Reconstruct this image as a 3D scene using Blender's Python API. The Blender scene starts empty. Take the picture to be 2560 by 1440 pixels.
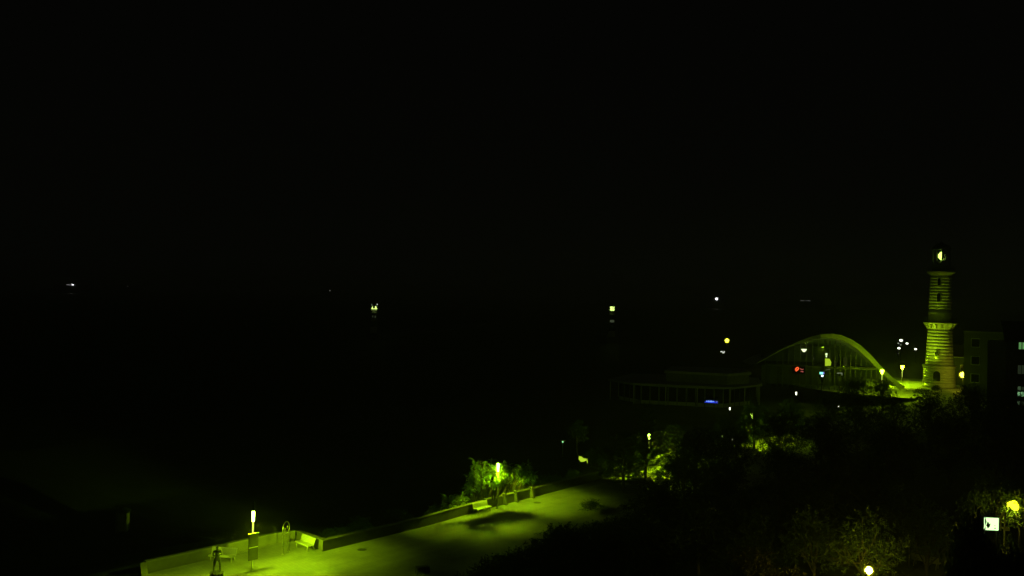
import bpy, bmesh, math, random
from mathutils import Vector, Matrix
R = math.radians
PI = math.pi
sc = bpy.context.scene
C = sc.collection

# ------------------------------------------------------------------ camera, night sky, exposure
F_PX = 2217.0                       # focal length in pixels of the 2560 px wide photograph
CAM = Vector((0, 0, 20.0))
PITCH, ROLL = R(0.31), R(1.25)
ROT = Matrix.Rotation(R(90) + PITCH, 3, 'X') @ Matrix.Rotation(ROLL, 3, 'Z')
cam = bpy.data.cameras.new('camera')
cam.sensor_width = 36.0
cam.lens = 36.0 * F_PX / 2560.0
cam.clip_start = 0.5
cam.clip_end = 60000
co = bpy.data.objects.new('camera', cam)
C.objects.link(co)
co.matrix_world = Matrix.Translation(CAM) @ ROT.to_4x4()
sc.camera = co

w = bpy.data.worlds.new('World')
sc.world = w
w.use_nodes = True
wn = w.node_tree
wn.nodes.clear()
wo = wn.nodes.new('ShaderNodeOutputWorld')
wb = wn.nodes.new('ShaderNodeBackground')
wb.inputs['Color'].default_value = (1.0, 1.0, 0.86, 1)
wb.inputs['Strength'].default_value = 1.0
wt = wn.nodes.new('ShaderNodeTexCoord'); wsx = wn.nodes.new('ShaderNodeSeparateXYZ'); wr = wn.nodes.new('ShaderNodeValToRGB')
wm = wn.nodes.new('ShaderNodeMapRange'); wm.inputs['From Min'].default_value = -1; wm.inputs['From Max'].default_value = 1
wn.links.new(wt.outputs['Generated'], wsx.inputs[0]); wn.links.new(wsx.outputs['Y'], wm.inputs['Value']); wn.links.new(wm.outputs[0], wr.inputs[0])
wr.color_ramp.elements[0].position = .1; wr.color_ramp.elements[0].color = (.0035, .0035, .002, 1)      # the town behind the camera
wr.color_ramp.elements[1].position = .55; wr.color_ramp.elements[1].color = (.0011, .0011, .0009, 1)  # moonless sky over the sea
wn.links.new(wr.outputs[0], wb.inputs['Color'])
wn.links.new(wb.outputs[0], wo.inputs[0])

sc.view_settings.view_transform = 'Standard'
sc.view_settings.look = 'None'
sc.view_settings.exposure = 0
sc.view_settings.gamma = 1
sc.cycles.use_denoising = True
sc.cycles.max_bounces = 6
sc.cycles.caustics_reflective = False
sc.cycles.caustics_refractive = False
sc.cycles.sample_clamp_indirect = 3.0

GREEN = (0.56, 1.0, 0.004)          # colour of the promenade lamps as the camera records it
YELLOW = (1.0, 0.95, 0.03)         # colour of the street lamps

# ------------------------------------------------------------------ from the photograph to the ground
def ray(px, py):
    return ROT @ Vector(((px - 1280) / F_PX, -(py - 720) / F_PX, -1))
def at(px, py, z=0.0):              # point of the level z that is seen at that pixel
    d = ray(px, py)
    return CAM + d * ((z - CAM.z) / d.z)
def V(px, py, Y):                   # point at the distance Y
    d = ray(px, py)
    return CAM + d * (Y / d.y)

# ------------------------------------------------------------------ materials
MATS = {}
def mat(name, col, rough=0.6, metal=0.0, var=0.25, scale=3.0, bump=0.0, spec=0.5):
    if name in MATS: return MATS[name]
    m = bpy.data.materials.new(name); m.use_nodes = True
    nt = m.node_tree; b = nt.nodes['Principled BSDF']
    tc = nt.nodes.new('ShaderNodeTexCoord')
    n = nt.nodes.new('ShaderNodeTexNoise'); n.inputs['Scale'].default_value = scale
    n.inputs['Detail'].default_value = 6
    nt.links.new(tc.outputs['Object'], n.inputs['Vector'])
    r = nt.nodes.new('ShaderNodeValToRGB')
    r.color_ramp.elements[0].position = 0.3; r.color_ramp.elements[1].position = 0.72
    r.color_ramp.elements[0].color = tuple(c * (1 - var) for c in col) + (1,)
    r.color_ramp.elements[1].color = tuple(min(1, c * (1 + var * .6)) for c in col) + (1,)
    nt.links.new(n.outputs['Fac'], r.inputs['Fac'])
    nt.links.new(r.outputs['Color'], b.inputs['Base Color'])
    b.inputs['Roughness'].default_value = rough; b.inputs['Metallic'].default_value = metal
    b.inputs['Specular IOR Level'].default_value = spec
    if bump:
        bp = nt.nodes.new('ShaderNodeBump'); bp.inputs['Strength'].default_value = bump
        bp.inputs['Distance'].default_value = 0.03
        nt.links.new(n.outputs['Fac'], bp.inputs['Height']); nt.links.new(bp.outputs['Normal'], b.inputs['Normal'])
    MATS[name] = m
    return m
def emit(name, col, strength):
    if name in MATS: return MATS[name]
    m = bpy.data.materials.new(name); m.use_nodes = True
    nt = m.node_tree; nt.nodes.clear()
    o = nt.nodes.new('ShaderNodeOutputMaterial'); e = nt.nodes.new('ShaderNodeEmission')
    e.inputs['Color'].default_value = tuple(col) + (1,); e.inputs['Strength'].default_value = strength
    nt.links.new(e.outputs[0], o.inputs[0]); MATS[name] = m
    return m
def brick(name, c1, c2, mortar, bw, bh, ms, rot=0.0, rough=0.75):
    if name in MATS: return MATS[name]
    m = mat(name, c1, rough); nt = m.node_tree; b = nt.nodes['Principled BSDF']
    tc = nt.nodes.new('ShaderNodeTexCoord'); mp = nt.nodes.new('ShaderNodeMapping')
    mp.inputs['Rotation'].default_value = (0, 0, rot)
    br = nt.nodes.new('ShaderNodeTexBrick')
    br.inputs['Scale'].default_value = 1.0
    br.inputs['Color1'].default_value = tuple(c1) + (1,); br.inputs['Color2'].default_value = tuple(c2) + (1,)
    br.inputs['Mortar'].default_value = tuple(mortar) + (1,)
    br.inputs['Brick Width'].default_value = bw; br.inputs['Row Height'].default_value = bh
    br.inputs['Mortar Size'].default_value = ms
    nt.links.new(tc.outputs['Object'], mp.inputs[0]); nt.links.new(mp.outputs[0], br.inputs['Vector'])
    n = nt.nodes.new('ShaderNodeTexNoise'); n.inputs['Scale'].default_value = 0.35; n.inputs['Detail'].default_value = 8
    nt.links.new(tc.outputs['Object'], n.inputs['Vector'])
    rp = nt.nodes.new('ShaderNodeValToRGB')
    rp.color_ramp.elements[0].position = .32; rp.color_ramp.elements[0].color = (.72, .72, .72, 1)
    rp.color_ramp.elements[1].position = .68; rp.color_ramp.elements[1].color = (1.1, 1.1, 1.1, 1)
    nt.links.new(n.outputs['Fac'], rp.inputs['Fac'])
    mx = nt.nodes.new('ShaderNodeMix'); mx.data_type = 'RGBA'; mx.blend_type = 'MULTIPLY'
    mx.inputs[0].default_value = 1.0
    nt.links.new(br.outputs['Color'], mx.inputs[6]); nt.links.new(rp.outputs['Color'], mx.inputs[7])
    nt.links.new(mx.outputs[2], b.inputs['Base Color'])
    return m
def leafmat(name, col, trans=0.3, rough=0.45):
    if name in MATS: return MATS[name]
    m = mat(name, col, rough, var=0.45, scale=1.3)
    nt = m.node_tree; b = nt.nodes['Principled BSDF']; o = nt.nodes['Material Output']
    t = nt.nodes.new('ShaderNodeBsdfTranslucent'); t.inputs['Color'].default_value = tuple(c * 1.2 for c in col) + (1,)
    mx = nt.nodes.new('ShaderNodeMixShader'); mx.inputs[0].default_value = trans
    nt.links.new(b.outputs[0], mx.inputs[1]); nt.links.new(t.outputs[0], mx.inputs[2])
    nt.links.new(mx.outputs[0], o.inputs['Surface'])
    return m
def glassmat(name, tint=(0.9, 0.95, 0.92), refl=0.12):
    if name in MATS: return MATS[name]
    m = bpy.data.materials.new(name); m.use_nodes = True
    nt = m.node_tree; nt.nodes.clear()
    o = nt.nodes.new('ShaderNodeOutputMaterial'); t = nt.nodes.new('ShaderNodeBsdfTransparent')
    t.inputs['Color'].default_value = tuple(tint) + (1,)
    g = nt.nodes.new('ShaderNodeBsdfGlossy'); g.inputs['Roughness'].default_value = 0.03
    mx = nt.nodes.new('ShaderNodeMixShader'); mx.inputs[0].default_value = refl
    nt.links.new(t.outputs[0], mx.inputs[1]); nt.links.new(g.outputs[0], mx.inputs[2])
    nt.links.new(mx.outputs[0], o.inputs[0]); MATS[name] = m
    return m

def worn_bands(m, rot):
    nt = m.node_tree; b = nt.nodes['Principled BSDF']; src = b.inputs['Base Color'].links[0].from_socket
    tc = nt.nodes.new('ShaderNodeTexCoord'); m1 = nt.nodes.new('ShaderNodeMapping'); m1.inputs['Rotation'].default_value = (0, 0, -rot)
    m2 = nt.nodes.new('ShaderNodeMapping'); m2.inputs['Scale'].default_value = (.06, .9, 1)
    n = nt.nodes.new('ShaderNodeTexNoise'); n.inputs['Scale'].default_value = 1.0; n.inputs['Detail'].default_value = 7; n.inputs['Roughness'].default_value = .65
    r = nt.nodes.new('ShaderNodeValToRGB'); r.color_ramp.elements[0].position = .35; r.color_ramp.elements[0].color = (.85, .85, .85, 1)
    r.color_ramp.elements[1].position = .65; r.color_ramp.elements[1].color = (1.06, 1.06, 1.06, 1)
    x = nt.nodes.new('ShaderNodeMix'); x.data_type = 'RGBA'; x.blend_type = 'MULTIPLY'; x.inputs[0].default_value = 1
    nt.links.new(tc.outputs['Object'], m1.inputs[0]); nt.links.new(m1.outputs[0], m2.inputs[0]); nt.links.new(m2.outputs[0], n.inputs['Vector'])
    nt.links.new(n.outputs['Fac'], r.inputs['Fac']); nt.links.new(src, x.inputs[6]); nt.links.new(r.outputs['Color'], x.inputs[7]); nt.links.new(x.outputs[2], b.inputs['Base Color'])
M_PAVE = brick('paving', (.34, .34, .34), (.31, .31, .31), (.25, .25, .25), .6, .3, .012, R(48.7))
worn_bands(M_PAVE, R(48.9))
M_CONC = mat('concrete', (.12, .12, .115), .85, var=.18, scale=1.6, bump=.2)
M_COPING = mat('coping_stone', (.17, .17, .16), .8, var=.15, scale=2.5, bump=.15)
M_WHITE = mat('white_paint', (.50, .50, .48), .4, var=.08, scale=5)
M_DARK = mat('dark_metal', (.05, .055, .05), .45, .6, var=.2, scale=6)
M_GREYMET = mat('grey_metal', (.22, .23, .22), .4, .7, var=.15, scale=6)
M_CHROME = mat('polished_steel', (.85, .85, .82), .32, 1.0, var=.05, scale=6)
M_BRONZE = mat('dark_bronze', (.2, .21, .17), .32, .9, var=.4, scale=9, bump=.15)
M_GRANITE = mat('dark_granite', (.06, .06, .06), .55, var=.35, scale=14)
M_BARK = mat('bark', (.12, .105, .085), .9, var=.4, scale=5, bump=.5)
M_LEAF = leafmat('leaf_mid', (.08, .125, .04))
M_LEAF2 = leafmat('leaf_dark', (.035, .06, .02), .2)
M_PINE = leafmat('needle_dark', (.08, .11, .05), .15)
M_FROND = leafmat('frond_leaf', (.26, .38, .12), .35, .35)
M_RED = leafmat('leaf_reddish', (.07, .05, .02), .3)
M_LAWN = mat('lawn_turf', (.03, .05, .015), .95, var=.5, scale=.6, bump=.6)
M_DUNE = mat('dune_growth', (.018, .02, .012), .95, var=.3, scale=.4, bump=.3)
M_ASPH = mat('asphalt', (.05, .05, .05), .85, var=.25, scale=2)
M_GLASS = glassmat('thin_glass')
M_DGLASS = mat('night_window_glass', (.012, .014, .013), .08, var=.2, scale=1)

# ------------------------------------------------------------------ mesh building
class MB:
    def __init__(s): s.v = []; s.f = []; s.smooth = []
    def add(s, vs, fs, smooth=False):
        o = len(s.v); s.v += [tuple(p) for p in vs]
        for f in fs: s.f.append(tuple(i + o for i in f)); s.smooth.append(smooth)
        return s
    def box(s, c, size, rz=0.0, M=None):
        x, y, z = [q / 2 for q in size]
        vs = [Vector((a * x, b * y, d * z)) for a in (-1, 1) for b in (-1, 1) for d in (-1, 1)]
        m = M if M is not None else Matrix.Rotation(rz, 3, 'Z')
        return s.add([m @ p + Vector(c) for p in vs],
                     [(0, 1, 3, 2), (4, 6, 7, 5), (0, 4, 5, 1), (2, 3, 7, 6), (0, 2, 6, 4), (1, 5, 7, 3)])
    def bar(s, a, b, wd, ht):           # rectangular bar between two points
        a, b = Vector(a), Vector(b); d = b - a; L = d.length
        if L < 1e-6: return s
        q = d.to_track_quat('X', 'Z').to_matrix()
        return s.box((a + b) / 2, (L, wd, ht), M=q)
    def tube(s, pts, rad, n=8, cap=True):
        pts = [Vector(p) for p in pts]
        if not hasattr(rad, '__len__'): rad = [rad] * len(pts)
        vs, fs = [], []; u = None
        for i, p in enumerate(pts):
            t = (pts[min(i + 1, len(pts) - 1)] - pts[max(i - 1, 0)]).normalized()
            if u is None:
                u = t.orthogonal().normalized()
            else:
                u = (u - t * u.dot(t)).normalized()
            v_ = t.cross(u)
            for k in range(n):
                a = 2 * PI * k / n
                vs.append(p + (u * math.cos(a) + v_ * math.sin(a)) * rad[i])
        for i in range(len(pts) - 1):
            for k in range(n):
                a, b = i * n + k, i * n + (k + 1) % n
                fs.append((a, b, b + n, a + n))
        if cap:
            fs.append(tuple(range(n))[::-1]); fs.append(tuple(range((len(pts) - 1) * n, len(pts) * n)))
        return s.add(vs, fs, n > 6)
    def lathe(s, prof, n=32, c=(0, 0, 0), smooth=True, a0=0.0):
        vs, fs = [], []
        for r_, z in prof:
            for k in range(n):
                a = a0 + 2 * PI * k / n
                vs.append((c[0] + r_ * math.cos(a), c[1] + r_ * math.sin(a), c[2] + z))
        for i in range(len(prof) - 1):
            for k in range(n):
                a, b = i * n + k, i * n + (k + 1) % n
                fs.append((a, b, b + n, a + n))
        if prof[0][0] > 1e-4: fs.append(tuple(range(n))[::-1])
        if prof[-1][0] > 1e-4: fs.append(tuple(range((len(prof) - 1) * n, len(prof) * n)))
        return s.add(vs, fs, smooth)
    def prism(s, poly, z0, z1):         # level polygon pulled up (z0, z1 numbers)
        n = len(poly)
        vs = [(p[0], p[1], z0) for p in poly] + [(p[0], p[1], z1) for p in poly]
        fs = [tuple(range(n))[::-1], tuple(range(n, 2 * n))] + [(i, (i + 1) % n, n + (i + 1) % n, n + i) for i in range(n)]
        return s.add(vs, fs)
    def extrude(s, poly, d):            # polygon of 3-D points pushed along d
        n = len(poly); d = Vector(d)
        vs = [Vector(p) for p in poly] + [Vector(p) + d for p in poly]
        fs = [tuple(range(n)), tuple(range(n, 2 * n))[::-1]] + [(i, n + i, n + (i + 1) % n, (i + 1) % n) for i in range(n)]
        return s.add(vs, fs)
    def ball(s, c, r_, n=12, sz=1.0):
        return s.lathe([(max(1e-5, r_ * math.sin(PI * i / n)), -r_ * sz * math.cos(PI * i / n)) for i in range(n + 1)], 2 * n, c)
    def build(s, name, m, parent=None, loc=None, bevel=0.0):
        me = bpy.data.meshes.new(name)
        me.from_pydata(s.v, [], s.f); me.polygons.foreach_set('use_smooth', s.smooth); me.update()
        bm = bmesh.new(); bm.from_mesh(me); bmesh.ops.recalc_face_normals(bm, faces=bm.faces); bm.to_mesh(me); bm.free()
        me.materials.append(m)
        o = bpy.data.objects.new(name, me); C.objects.link(o)
        if parent: o.parent = parent
        if loc is not None: o.location = loc
        if bevel:
            b = o.modifiers.new('bevel', 'BEVEL'); b.width = bevel; b.segments = 2; b.limit_method = 'ANGLE'
        return o

def tag(o, label=None, cat=None, group=None, kind=None):
    if label: o['label'] = label
    if cat: o['category'] = cat
    if group: o['group'] = group
    if kind: o['kind'] = kind
    return o
def thing(name, label, cat, loc=(0, 0, 0), rz=0.0, group=None):
    o = bpy.data.objects.new(name, None); C.objects.link(o)
    o.location = loc; o.rotation_euler = (0, 0, rz); o.empty_display_size = .3
    return tag(o, label, cat, group)
def kids(o): return [c for c in C.objects if c.parent == o]
def dup(root, loc, rz=0.0, label=None, scale=None, parent=None):
    r = root.copy(); C.objects.link(r)
    if parent is None:
        r.location = loc; r.rotation_euler = (0, 0, rz)
        if label: r['label'] = label
        if scale: r.scale = scale if hasattr(scale, '__len__') else (scale,) * 3
    else: r.parent = parent
    for ch in kids(root): dup(ch, None, parent=r)
    return r
def struct(name, mb, m): return tag(mb.build(name, m), kind='structure')

# ------------------------------------------------------------------ the promenade line
L1 = at(630, 1425.5); L2 = at(1243, 1271)
STEP = L2 - L1
D = STEP.normalized()                 # along the promenade, away from the camera
INL = Vector((D.y, -D.x, 0))          # inland
def prom(t, s, z=0.0):                # t metres along from the first lamp, s metres inland
    p = L1 + D * t + INL * s
    return Vector((p.x, p.y, z))
ANG = math.atan2(D.y, D.x)

# land: one sheet that falls from the promenade to the dune, the beach and below the water
def wall_s(t):                        # how far seaward the paving reaches
    if t < 7.0: return -7.0
    if t < 9.0: return -7.0 + (t - 7.0) / 2 * 5.6
    return -1.35
ts = [-160 + 20 * i for i in range(7)] + [-30, -20, -14, -10, -5, 0, 5, 7, 8, 9, 10, 12] + [16 + 6 * i for i in range(32)] + [215, 260, 340, 450, 600]
off = [-140, -110, -90, -70, -50, -35, -26, -20, -15, -11, -8, -5, -3, -1.5, -.35, 0]
inl = [8.5, 12, 20, 40, 80, 160, 400]
def drop(o):
    if o > -.3: return -.02
    a = min(1, -o / 14)
    h = -.75 - 2.2 * (a * a * (3 - 2 * a))
    return h - max(0, -o - 18) * .03
mb = MB(); vs = []; fs = []
for t in ts:
    for o in off:
        vs.append(prom(t, wall_s(t) + o, drop(o) + (random.Random(int(t * 7 + o * 13)).uniform(-.12, .12) if o < -2 else 0)))
    for o in inl: vs.append(prom(t, o, -.02))
nS = len(off) + len(inl)
for i in range(len(ts) - 1):
    for j in range(nS - 1):
        fs.append((i * nS + j, (i + 1) * nS + j, (i + 1) * nS + j + 1, i * nS + j + 1))
mb.add(vs, fs, False)
struct('ground', mb, M_DUNE)
# sea
m_sea = mat('sea_water', (.006, .01, .01), .6, var=.3, scale=.05, bump=0, spec=.06)
nt = m_sea.node_tree
wv = nt.nodes.new('ShaderNodeTexNoise'); wv.inputs['Scale'].default_value = .35; wv.inputs['Detail'].default_value = 8
bp = nt.nodes.new('ShaderNodeBump'); bp.inputs['Strength'].default_value = .6; bp.inputs['Distance'].default_value = .3
tcs = nt.nodes.new('ShaderNodeTexCoord')
nt.links.new(tcs.outputs['Object'], wv.inputs['Vector']); nt.links.new(wv.outputs['Fac'], bp.inputs['Height'])
nt.links.new(bp.outputs['Normal'], nt.nodes['Principled BSDF'].inputs['Normal'])
mb = MB(); mb.add([(-7000, -300, -5), (7000, -300, -5), (7000, 9000, -5), (-7000, 9000, -5)], [(0, 1, 2, 3)])
struct('sea', mb, m_sea)
# promenade paving, lawn of the green belt, street
mb = MB()
mb.add([at(366, 1436), at(374, 1520), at(376, 1640), prom(-75, 12.5), prom(175, 12.5), prom(175, -1.2), prom(8.9, -1.2), prom(6.9, -6.7)], [(0, 1, 2, 3, 4, 5, 6, 7)])
struct('promenade', mb, M_PAVE)
mb = MB(); mb.add([prom(-75, 12.65, .02), prom(-75, 34, .02), prom(120, 34, .02), prom(120, 12.65, .02)], [(0, 1, 2, 3)])
struct('lawn', mb, M_LAWN)
mb = MB(); mb.add([prom(-75, 34.2, .0), prom(-75, 42, .0), prom(150, 42, .0), prom(150, 34.2, .0)], [(0, 1, 2, 3)])
struct('road', mb, M_ASPH)
mb = MB()
mb.bar(prom(-75, 12.57, .01), prom(120, 12.57, .01), .14, .1)
struct('kerb', mb, M_CONC)
# square round the lighthouse, above the promenade paving
LH = at(2347, 968); 
mb = MB(); mb.add([(LH.x - 9 + 26 * math.cos(2 * PI * i / 48), LH.y - 1 + 26 * math.sin(2 * PI * i / 48), .006) for i in range(48)], [tuple(range(48))])
struct('square', mb, brick('light_paving', (.42, .42, .40), (.39, .39, .38), (.3, .3, .3), .5, .25, .01))

# ------------------------------------------------------------------ sea walls
H = 0.83
def wall(pts, h, th, name, label, cap=True, out=None, m=None):
    """concrete wall along ground points, its visible face on the line; out = the side it grows to"""
    root = thing(name, label, 'wall', pts[0])
    o = Vector(pts[0]); loc = [Vector(p) - o for p in pts]
    n = len(loc); offs = []
    for i in range(n):
        t = (loc[min(i + 1, n - 1)] - loc[max(i - 1, 0)]); t.z = 0; t.normalize()
        nn = Vector((-t.y, t.x, 0))
        if nn.dot(out) < 0: nn = -nn
        offs.append(nn)
    def strip(m_, a, b, z0, z1):
        vs = []; fs = []
        for p, nn in zip(loc, offs):
            p0 = p + nn * a; p1 = p + nn * b
            vs += [(p0.x, p0.y, z0), (p1.x, p1.y, z0), (p1.x, p1.y, z1), (p0.x, p0.y, z1)]
        for i in range(n - 1):
            for k in range(4):
                fs.append((i * 4 + k, i * 4 + (k + 1) % 4, i * 4 + 4 + (k + 1) % 4, i * 4 + 4 + k))
        fs += [(0, 1, 2, 3), (n * 4 - 1, n * 4 - 2, n * 4 - 3, n * 4 - 4)]
        m_.add(vs, fs)
    mb = MB(); strip(mb, 0, th, -.3, h - .07)
    mb.build('wall_body', m or M_CONC, root)
    mb = MB(); strip(mb, -.03, th + .03, h - .07, h)
    mb.build('coping', m or M_COPING, root)
    return root
niche = [at(*p) for p in ((365, 1434), (447, 1416), (506, 1402.5), (580, 1385), (644, 1369.5), (690, 1359.5), (738, 1353))]
wall(niche, H, .35, 'sea_wall', 'long pale concrete sea wall curving round the bay behind the info board post', out=-INL)
ret = [at(*p) for p in ((741, 1353.5), (772, 1364.5), (805, 1377.5))]
wall(ret, H, .32, 'sea_wall', 'short concrete wall end right behind the brightly lit slatted bench', out=D)
r0 = at(805, 1379.5) + D * .06
wall([r0, prom((r0 - L1).length + 10, .0) * 1.0, L2 - INL * .55 - D * 1.2], H, .35, 'sea_wall',
     'straight dark concrete wall between the curved bay and the bench under the bush', out=-INL)
l0 = prom(-9.0, -.1)
wall([at(365, 1435.5), at(374, 1520), at(376, 1640)], H, .35, 'sea_wall', 'dark end return of the sea wall beside the bronze statue', out=-D)
wf = [L2 - INL * .55 - D * .9, L2 + D * 7 - INL * .6, L2 + D * 16 - INL * .8, L2 + D * 24 - INL * .6, L2 + D * 29 - INL * .5]
wall(wf, .86, .4, 'sea_wall', 'mossy stone wall with ribs running on behind the lamp at the bush', out=-INL)
bw = thing('wall_buttress', 'pale sloping buttress leaning on the wall just past the bush lamp', 'buttress', L2 + D * 1.55 - INL * .55, ANG)
W5 = STEP.length
wl3 = [L2 + STEP + D * 3.2 - INL * .5, L2 + STEP + D * 10 - INL * .5, L2 + STEP + D * 22 - INL * .4]
wall(wl3, 1.15, .45, 'sea_wall', 'brightly lit slanting wall top beyond the pine tree', out=-INL, m=mat('lamplit_concrete', (.42, .42, .4), .8, var=.15, scale=1.5))  # lighter wall colour painted here to carry the third lamp's light
mb = MB(); mb.extrude([(-.13, 0, 0), (-.13, -.42, 0), (-.13, -.08, .98), (-.13, .1, .98), (-.13, .1, 0)], (.26, 0, 0)); mb.build('rib', M_CONC, bw)
mb = MB(); mb.box((0, 0.02, 1.02), (.34, .26, .07)); mb.build('cap_stone', M_COPING, bw)
bw['group'] = 'buttresses along the wall by the bush lamp'
for k, lab in ((3.2, 'second sloping buttress on the wall, one step beyond the one nearest the bush lamp'),
               (5.6, 'third sloping buttress on the wall past the bush lamp, partly under leaves')):
    dup(bw, L2 + D * k - INL * .57, ANG, lab)
# manhole covers
for k, (p, lab) in enumerate((((905, 1374), 'dark manhole cover in the dim paving beyond the lit bench'), ((1343, 1256.5), 'dark manhole cover in the brightly lit paving near the bush lamp'))):
    mb = MB(); mb.lathe([(1e-4, .012), (.33, .012), (.36, .004), (.36, .0)], 24)
    for a in range(6): mb.box((.2 * math.cos(a), .2 * math.sin(a), .014), (.12, .03, .008), a)
    o = mb.build('manhole_cover', M_GRANITE, None, at(*p) + Vector((0, 0, .002)))
    tag(o, lab, 'manhole cover', 'manhole covers in the promenade')

# ------------------------------------------------------------------ promenade lamps
E_HEAD = emit('lamp_tube_glow', (.60, 1.0, .10), 34)
HEAD_Z = 3.4; IES_TURN = R(90)
def photometry(name, planes):
    """street lamp optics as an IES sheet: wanted brightness of the paving at metres from the pole, per quarter plane"""
    def cand(tab, th):
        if th >= 84: return .5 * (1 - (th - 84) / 55) if th < 139 else 0
        r_ = HEAD_Z * math.tan(R(th)); L = None
        for (r0_, l0), (r1_, l1) in zip(tab[:-1], tab[1:]):
            if r0_ <= r_ <= r1_: L = l0 + (l1 - l0) * (r_ - r0_) / (r1_ - r0_)
        if L is None: L = tab[-1][1] * (tab[-1][0] / r_) ** 2
        return L / math.cos(R(th)) ** 3
    va = [2.5 * i for i in range(50)] + [180.0]
    ha = [45 * i for i in range(9)]
    t = bpy.data.texts.new(name)
    t.write('IESNA:LM-63-1995\nTILT=NONE\n1 1000 1 %d %d 1 2 0 0 0\n1 1 100\n%s\n%s\n' % (len(va), len(ha), ' '.join('%.1f' % a for a in va), ' '.join('%.1f' % a for a in ha)))
    for h_ in ha:
        tab = planes[{0: 0, 45: 1, 90: 2, 135: 1, 180: 0, 225: 3, 270: 4, 315: 3, 360: 0}[h_]]
        t.write(' '.join('%.2f' % (100 * cand(tab, v_)) for v_ in va) + '\n')
    return t
IES_POOL = photometry('column_lamp_optics', (
    [(0, .36), (2, .42), (4, .48), (6.5, .40), (8.5, .30), (10, .15), (12, .02), (14, .002)],   # along the promenade
    [(0, .36), (2, .42), (4, .48), (5.5, .36), (7.5, .15), (9, .06), (11, .006), (14, .001)],    # inland, aslant
    [(0, .36), (2, .42), (3.2, .36), (4.5, .16), (6, .045), (8, .010), (10, .003)],               # straight inland
    [(0, .30), (1, .28), (3, .18), (5, .11), (7, .07), (9, .03), (11, .006)],                    # seaward, aslant
    [(0, .20), (1, .20), (2, .15), (3.5, .09), (6, .04), (8, .012), (10, .004)]))                # seaward
def optic_light(name, parent, z, power, rad=.095, col=GREEN):
    l = bpy.data.lights.new(name, 'POINT'); l.energy = power; l.color = col; l.shadow_soft_size = rad
    l.use_nodes = True; nt = l.node_tree
    e = nt.nodes['Emission']; ie = nt.nodes.new('ShaderNodeTexIES'); ie.mode = 'INTERNAL'; ie.ies = IES_POOL
    ie.inputs['Strength'].default_value = 1.0
    nt.links.new(ie.outputs['Fac'], e.inputs['Strength'])
    o = bpy.data.objects.new(name, l); C.objects.link(o); o.parent = parent; o.location = (0, 0, z); o.rotation_euler = (0, 0, ANG + IES_TURN)
    return o
E_SHAFT = emit('lamp_shaft_glow', (.82, 1.0, .10), 1.25)
LAMP_W = 620.0; FLOOD_W = 42000.0
def make_lamp(label, loc):
    t = thing('promenade_lamp', label, 'street lamp', loc, 0, 'slim column lamps of the promenade')
    MB().lathe([(.16, 0), (.16, .03), (.085, .06), (.07, .5), (.062, 2.56), (1e-4, 2.56)], 20).build('pole', M_GREYMET, t)
    MB().lathe([(.056, 2.56), (.06, 3.43), (.06, 3.44)], 20).build('lit_shaft', E_SHAFT, t)
    MB().lathe([(.07, 3.44), (.09, 3.7), (.102, 4.05), (.096, 4.18)], 24).build('diffuser', E_HEAD, t)
    MB().lathe([(.108, 4.18), (.108, 4.21), (.08, 4.26), (.03, 4.29), (.016, 4.33), (.012, 4.85), (1e-4, 4.87)], 20).build('cap', M_DARK, t)
    optic_light('lamp_light', t, HEAD_Z, LAMP_W)
    return t
lamp = make_lamp('slim glowing column lamp with an info board on its pole by the curved wall', L1)
dup(lamp, L2, 0, 'slim glowing column lamp standing in the leaves of the bush behind a bench')
dup(lamp, L2 + STEP, 0, 'column lamp hidden behind the pine tree, showing as dotted light')
dup(lamp, L2 + STEP * 2, 0, 'column lamp hidden in the lit foliage in front of the low pavilion')
L0 = Vector((-2.7, 47.6, 0))
f0 = thing('floodlight', 'floodlight on a short mast shining over the paving to the info board', 'floodlight', L0)
fa = (L0 + Vector((-math.sin(R(39.5)) * 22, math.cos(R(39.5)) * 22, .0)) - L0 - Vector((0, 0, 4.2))).normalized()
MB().tube([(0, 0, 0), (0, 0, 4.1)], .06, 10).build('mast', M_GREYMET, f0)
MB().tube([Vector((0, 0, 4.2)) - fa * .25, Vector((0, 0, 4.2)) + fa * .05], [.1, .17], 14).build('housing', M_DARK, f0)
l = bpy.data.lights.new('flood_beam', 'SPOT'); l.energy = FLOOD_W; l.color = GREEN; l.spot_size = R(20); l.spot_blend = .8; l.shadow_soft_size = .1
o = bpy.data.objects.new('flood_beam', l); C.objects.link(o); o.parent = f0; o.location = Vector((0, 0, 4.2)) + fa * .1
o.rotation_euler = fa.to_track_quat('-Z', 'Y').to_euler()

# info board hung on the first lamp
ib = thing('info_board', 'narrow two panel info board strapped to the lamp pole', 'notice board', L1 - INL * .0, ANG - R(4))
MB().box((0, -.10, 1.66), (.74, .05, 1.86)).build('board', M_DARK, ib, bevel=.006)
def poster(name, col, seed):
    m = mat(name, col, .5, var=.55, scale=2.2 + seed)
    return m
MB().box((0, -.128, 2.12), (.66, .008, .82)).build('poster', poster('poster_print_pale', (.04, .042, .036), .4), ib)
MB().box((0, -.128, 1.18), (.66, .008, .84)).build('poster', poster('poster_print_dark', (.022, .024, .02), 1.1), ib)
MB().box((0, -.125, 1.645), (.70, .012, .05)).build('middle_rail', M_WHITE, ib)
MB().box((0, -.105, 2.615), (.82, .09, .05)).build('top_rail', M_WHITE, ib)
mb = MB()
for z in (1.0, 2.3):
    mb = MB(); mb.lathe([(.085, -.03), (.085, .03)], 16, (0, 0, z)); mb.box((0, -.07, z), (.1, .04, .06)); mb.build('clamp', M_GREYMET, ib)


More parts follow.
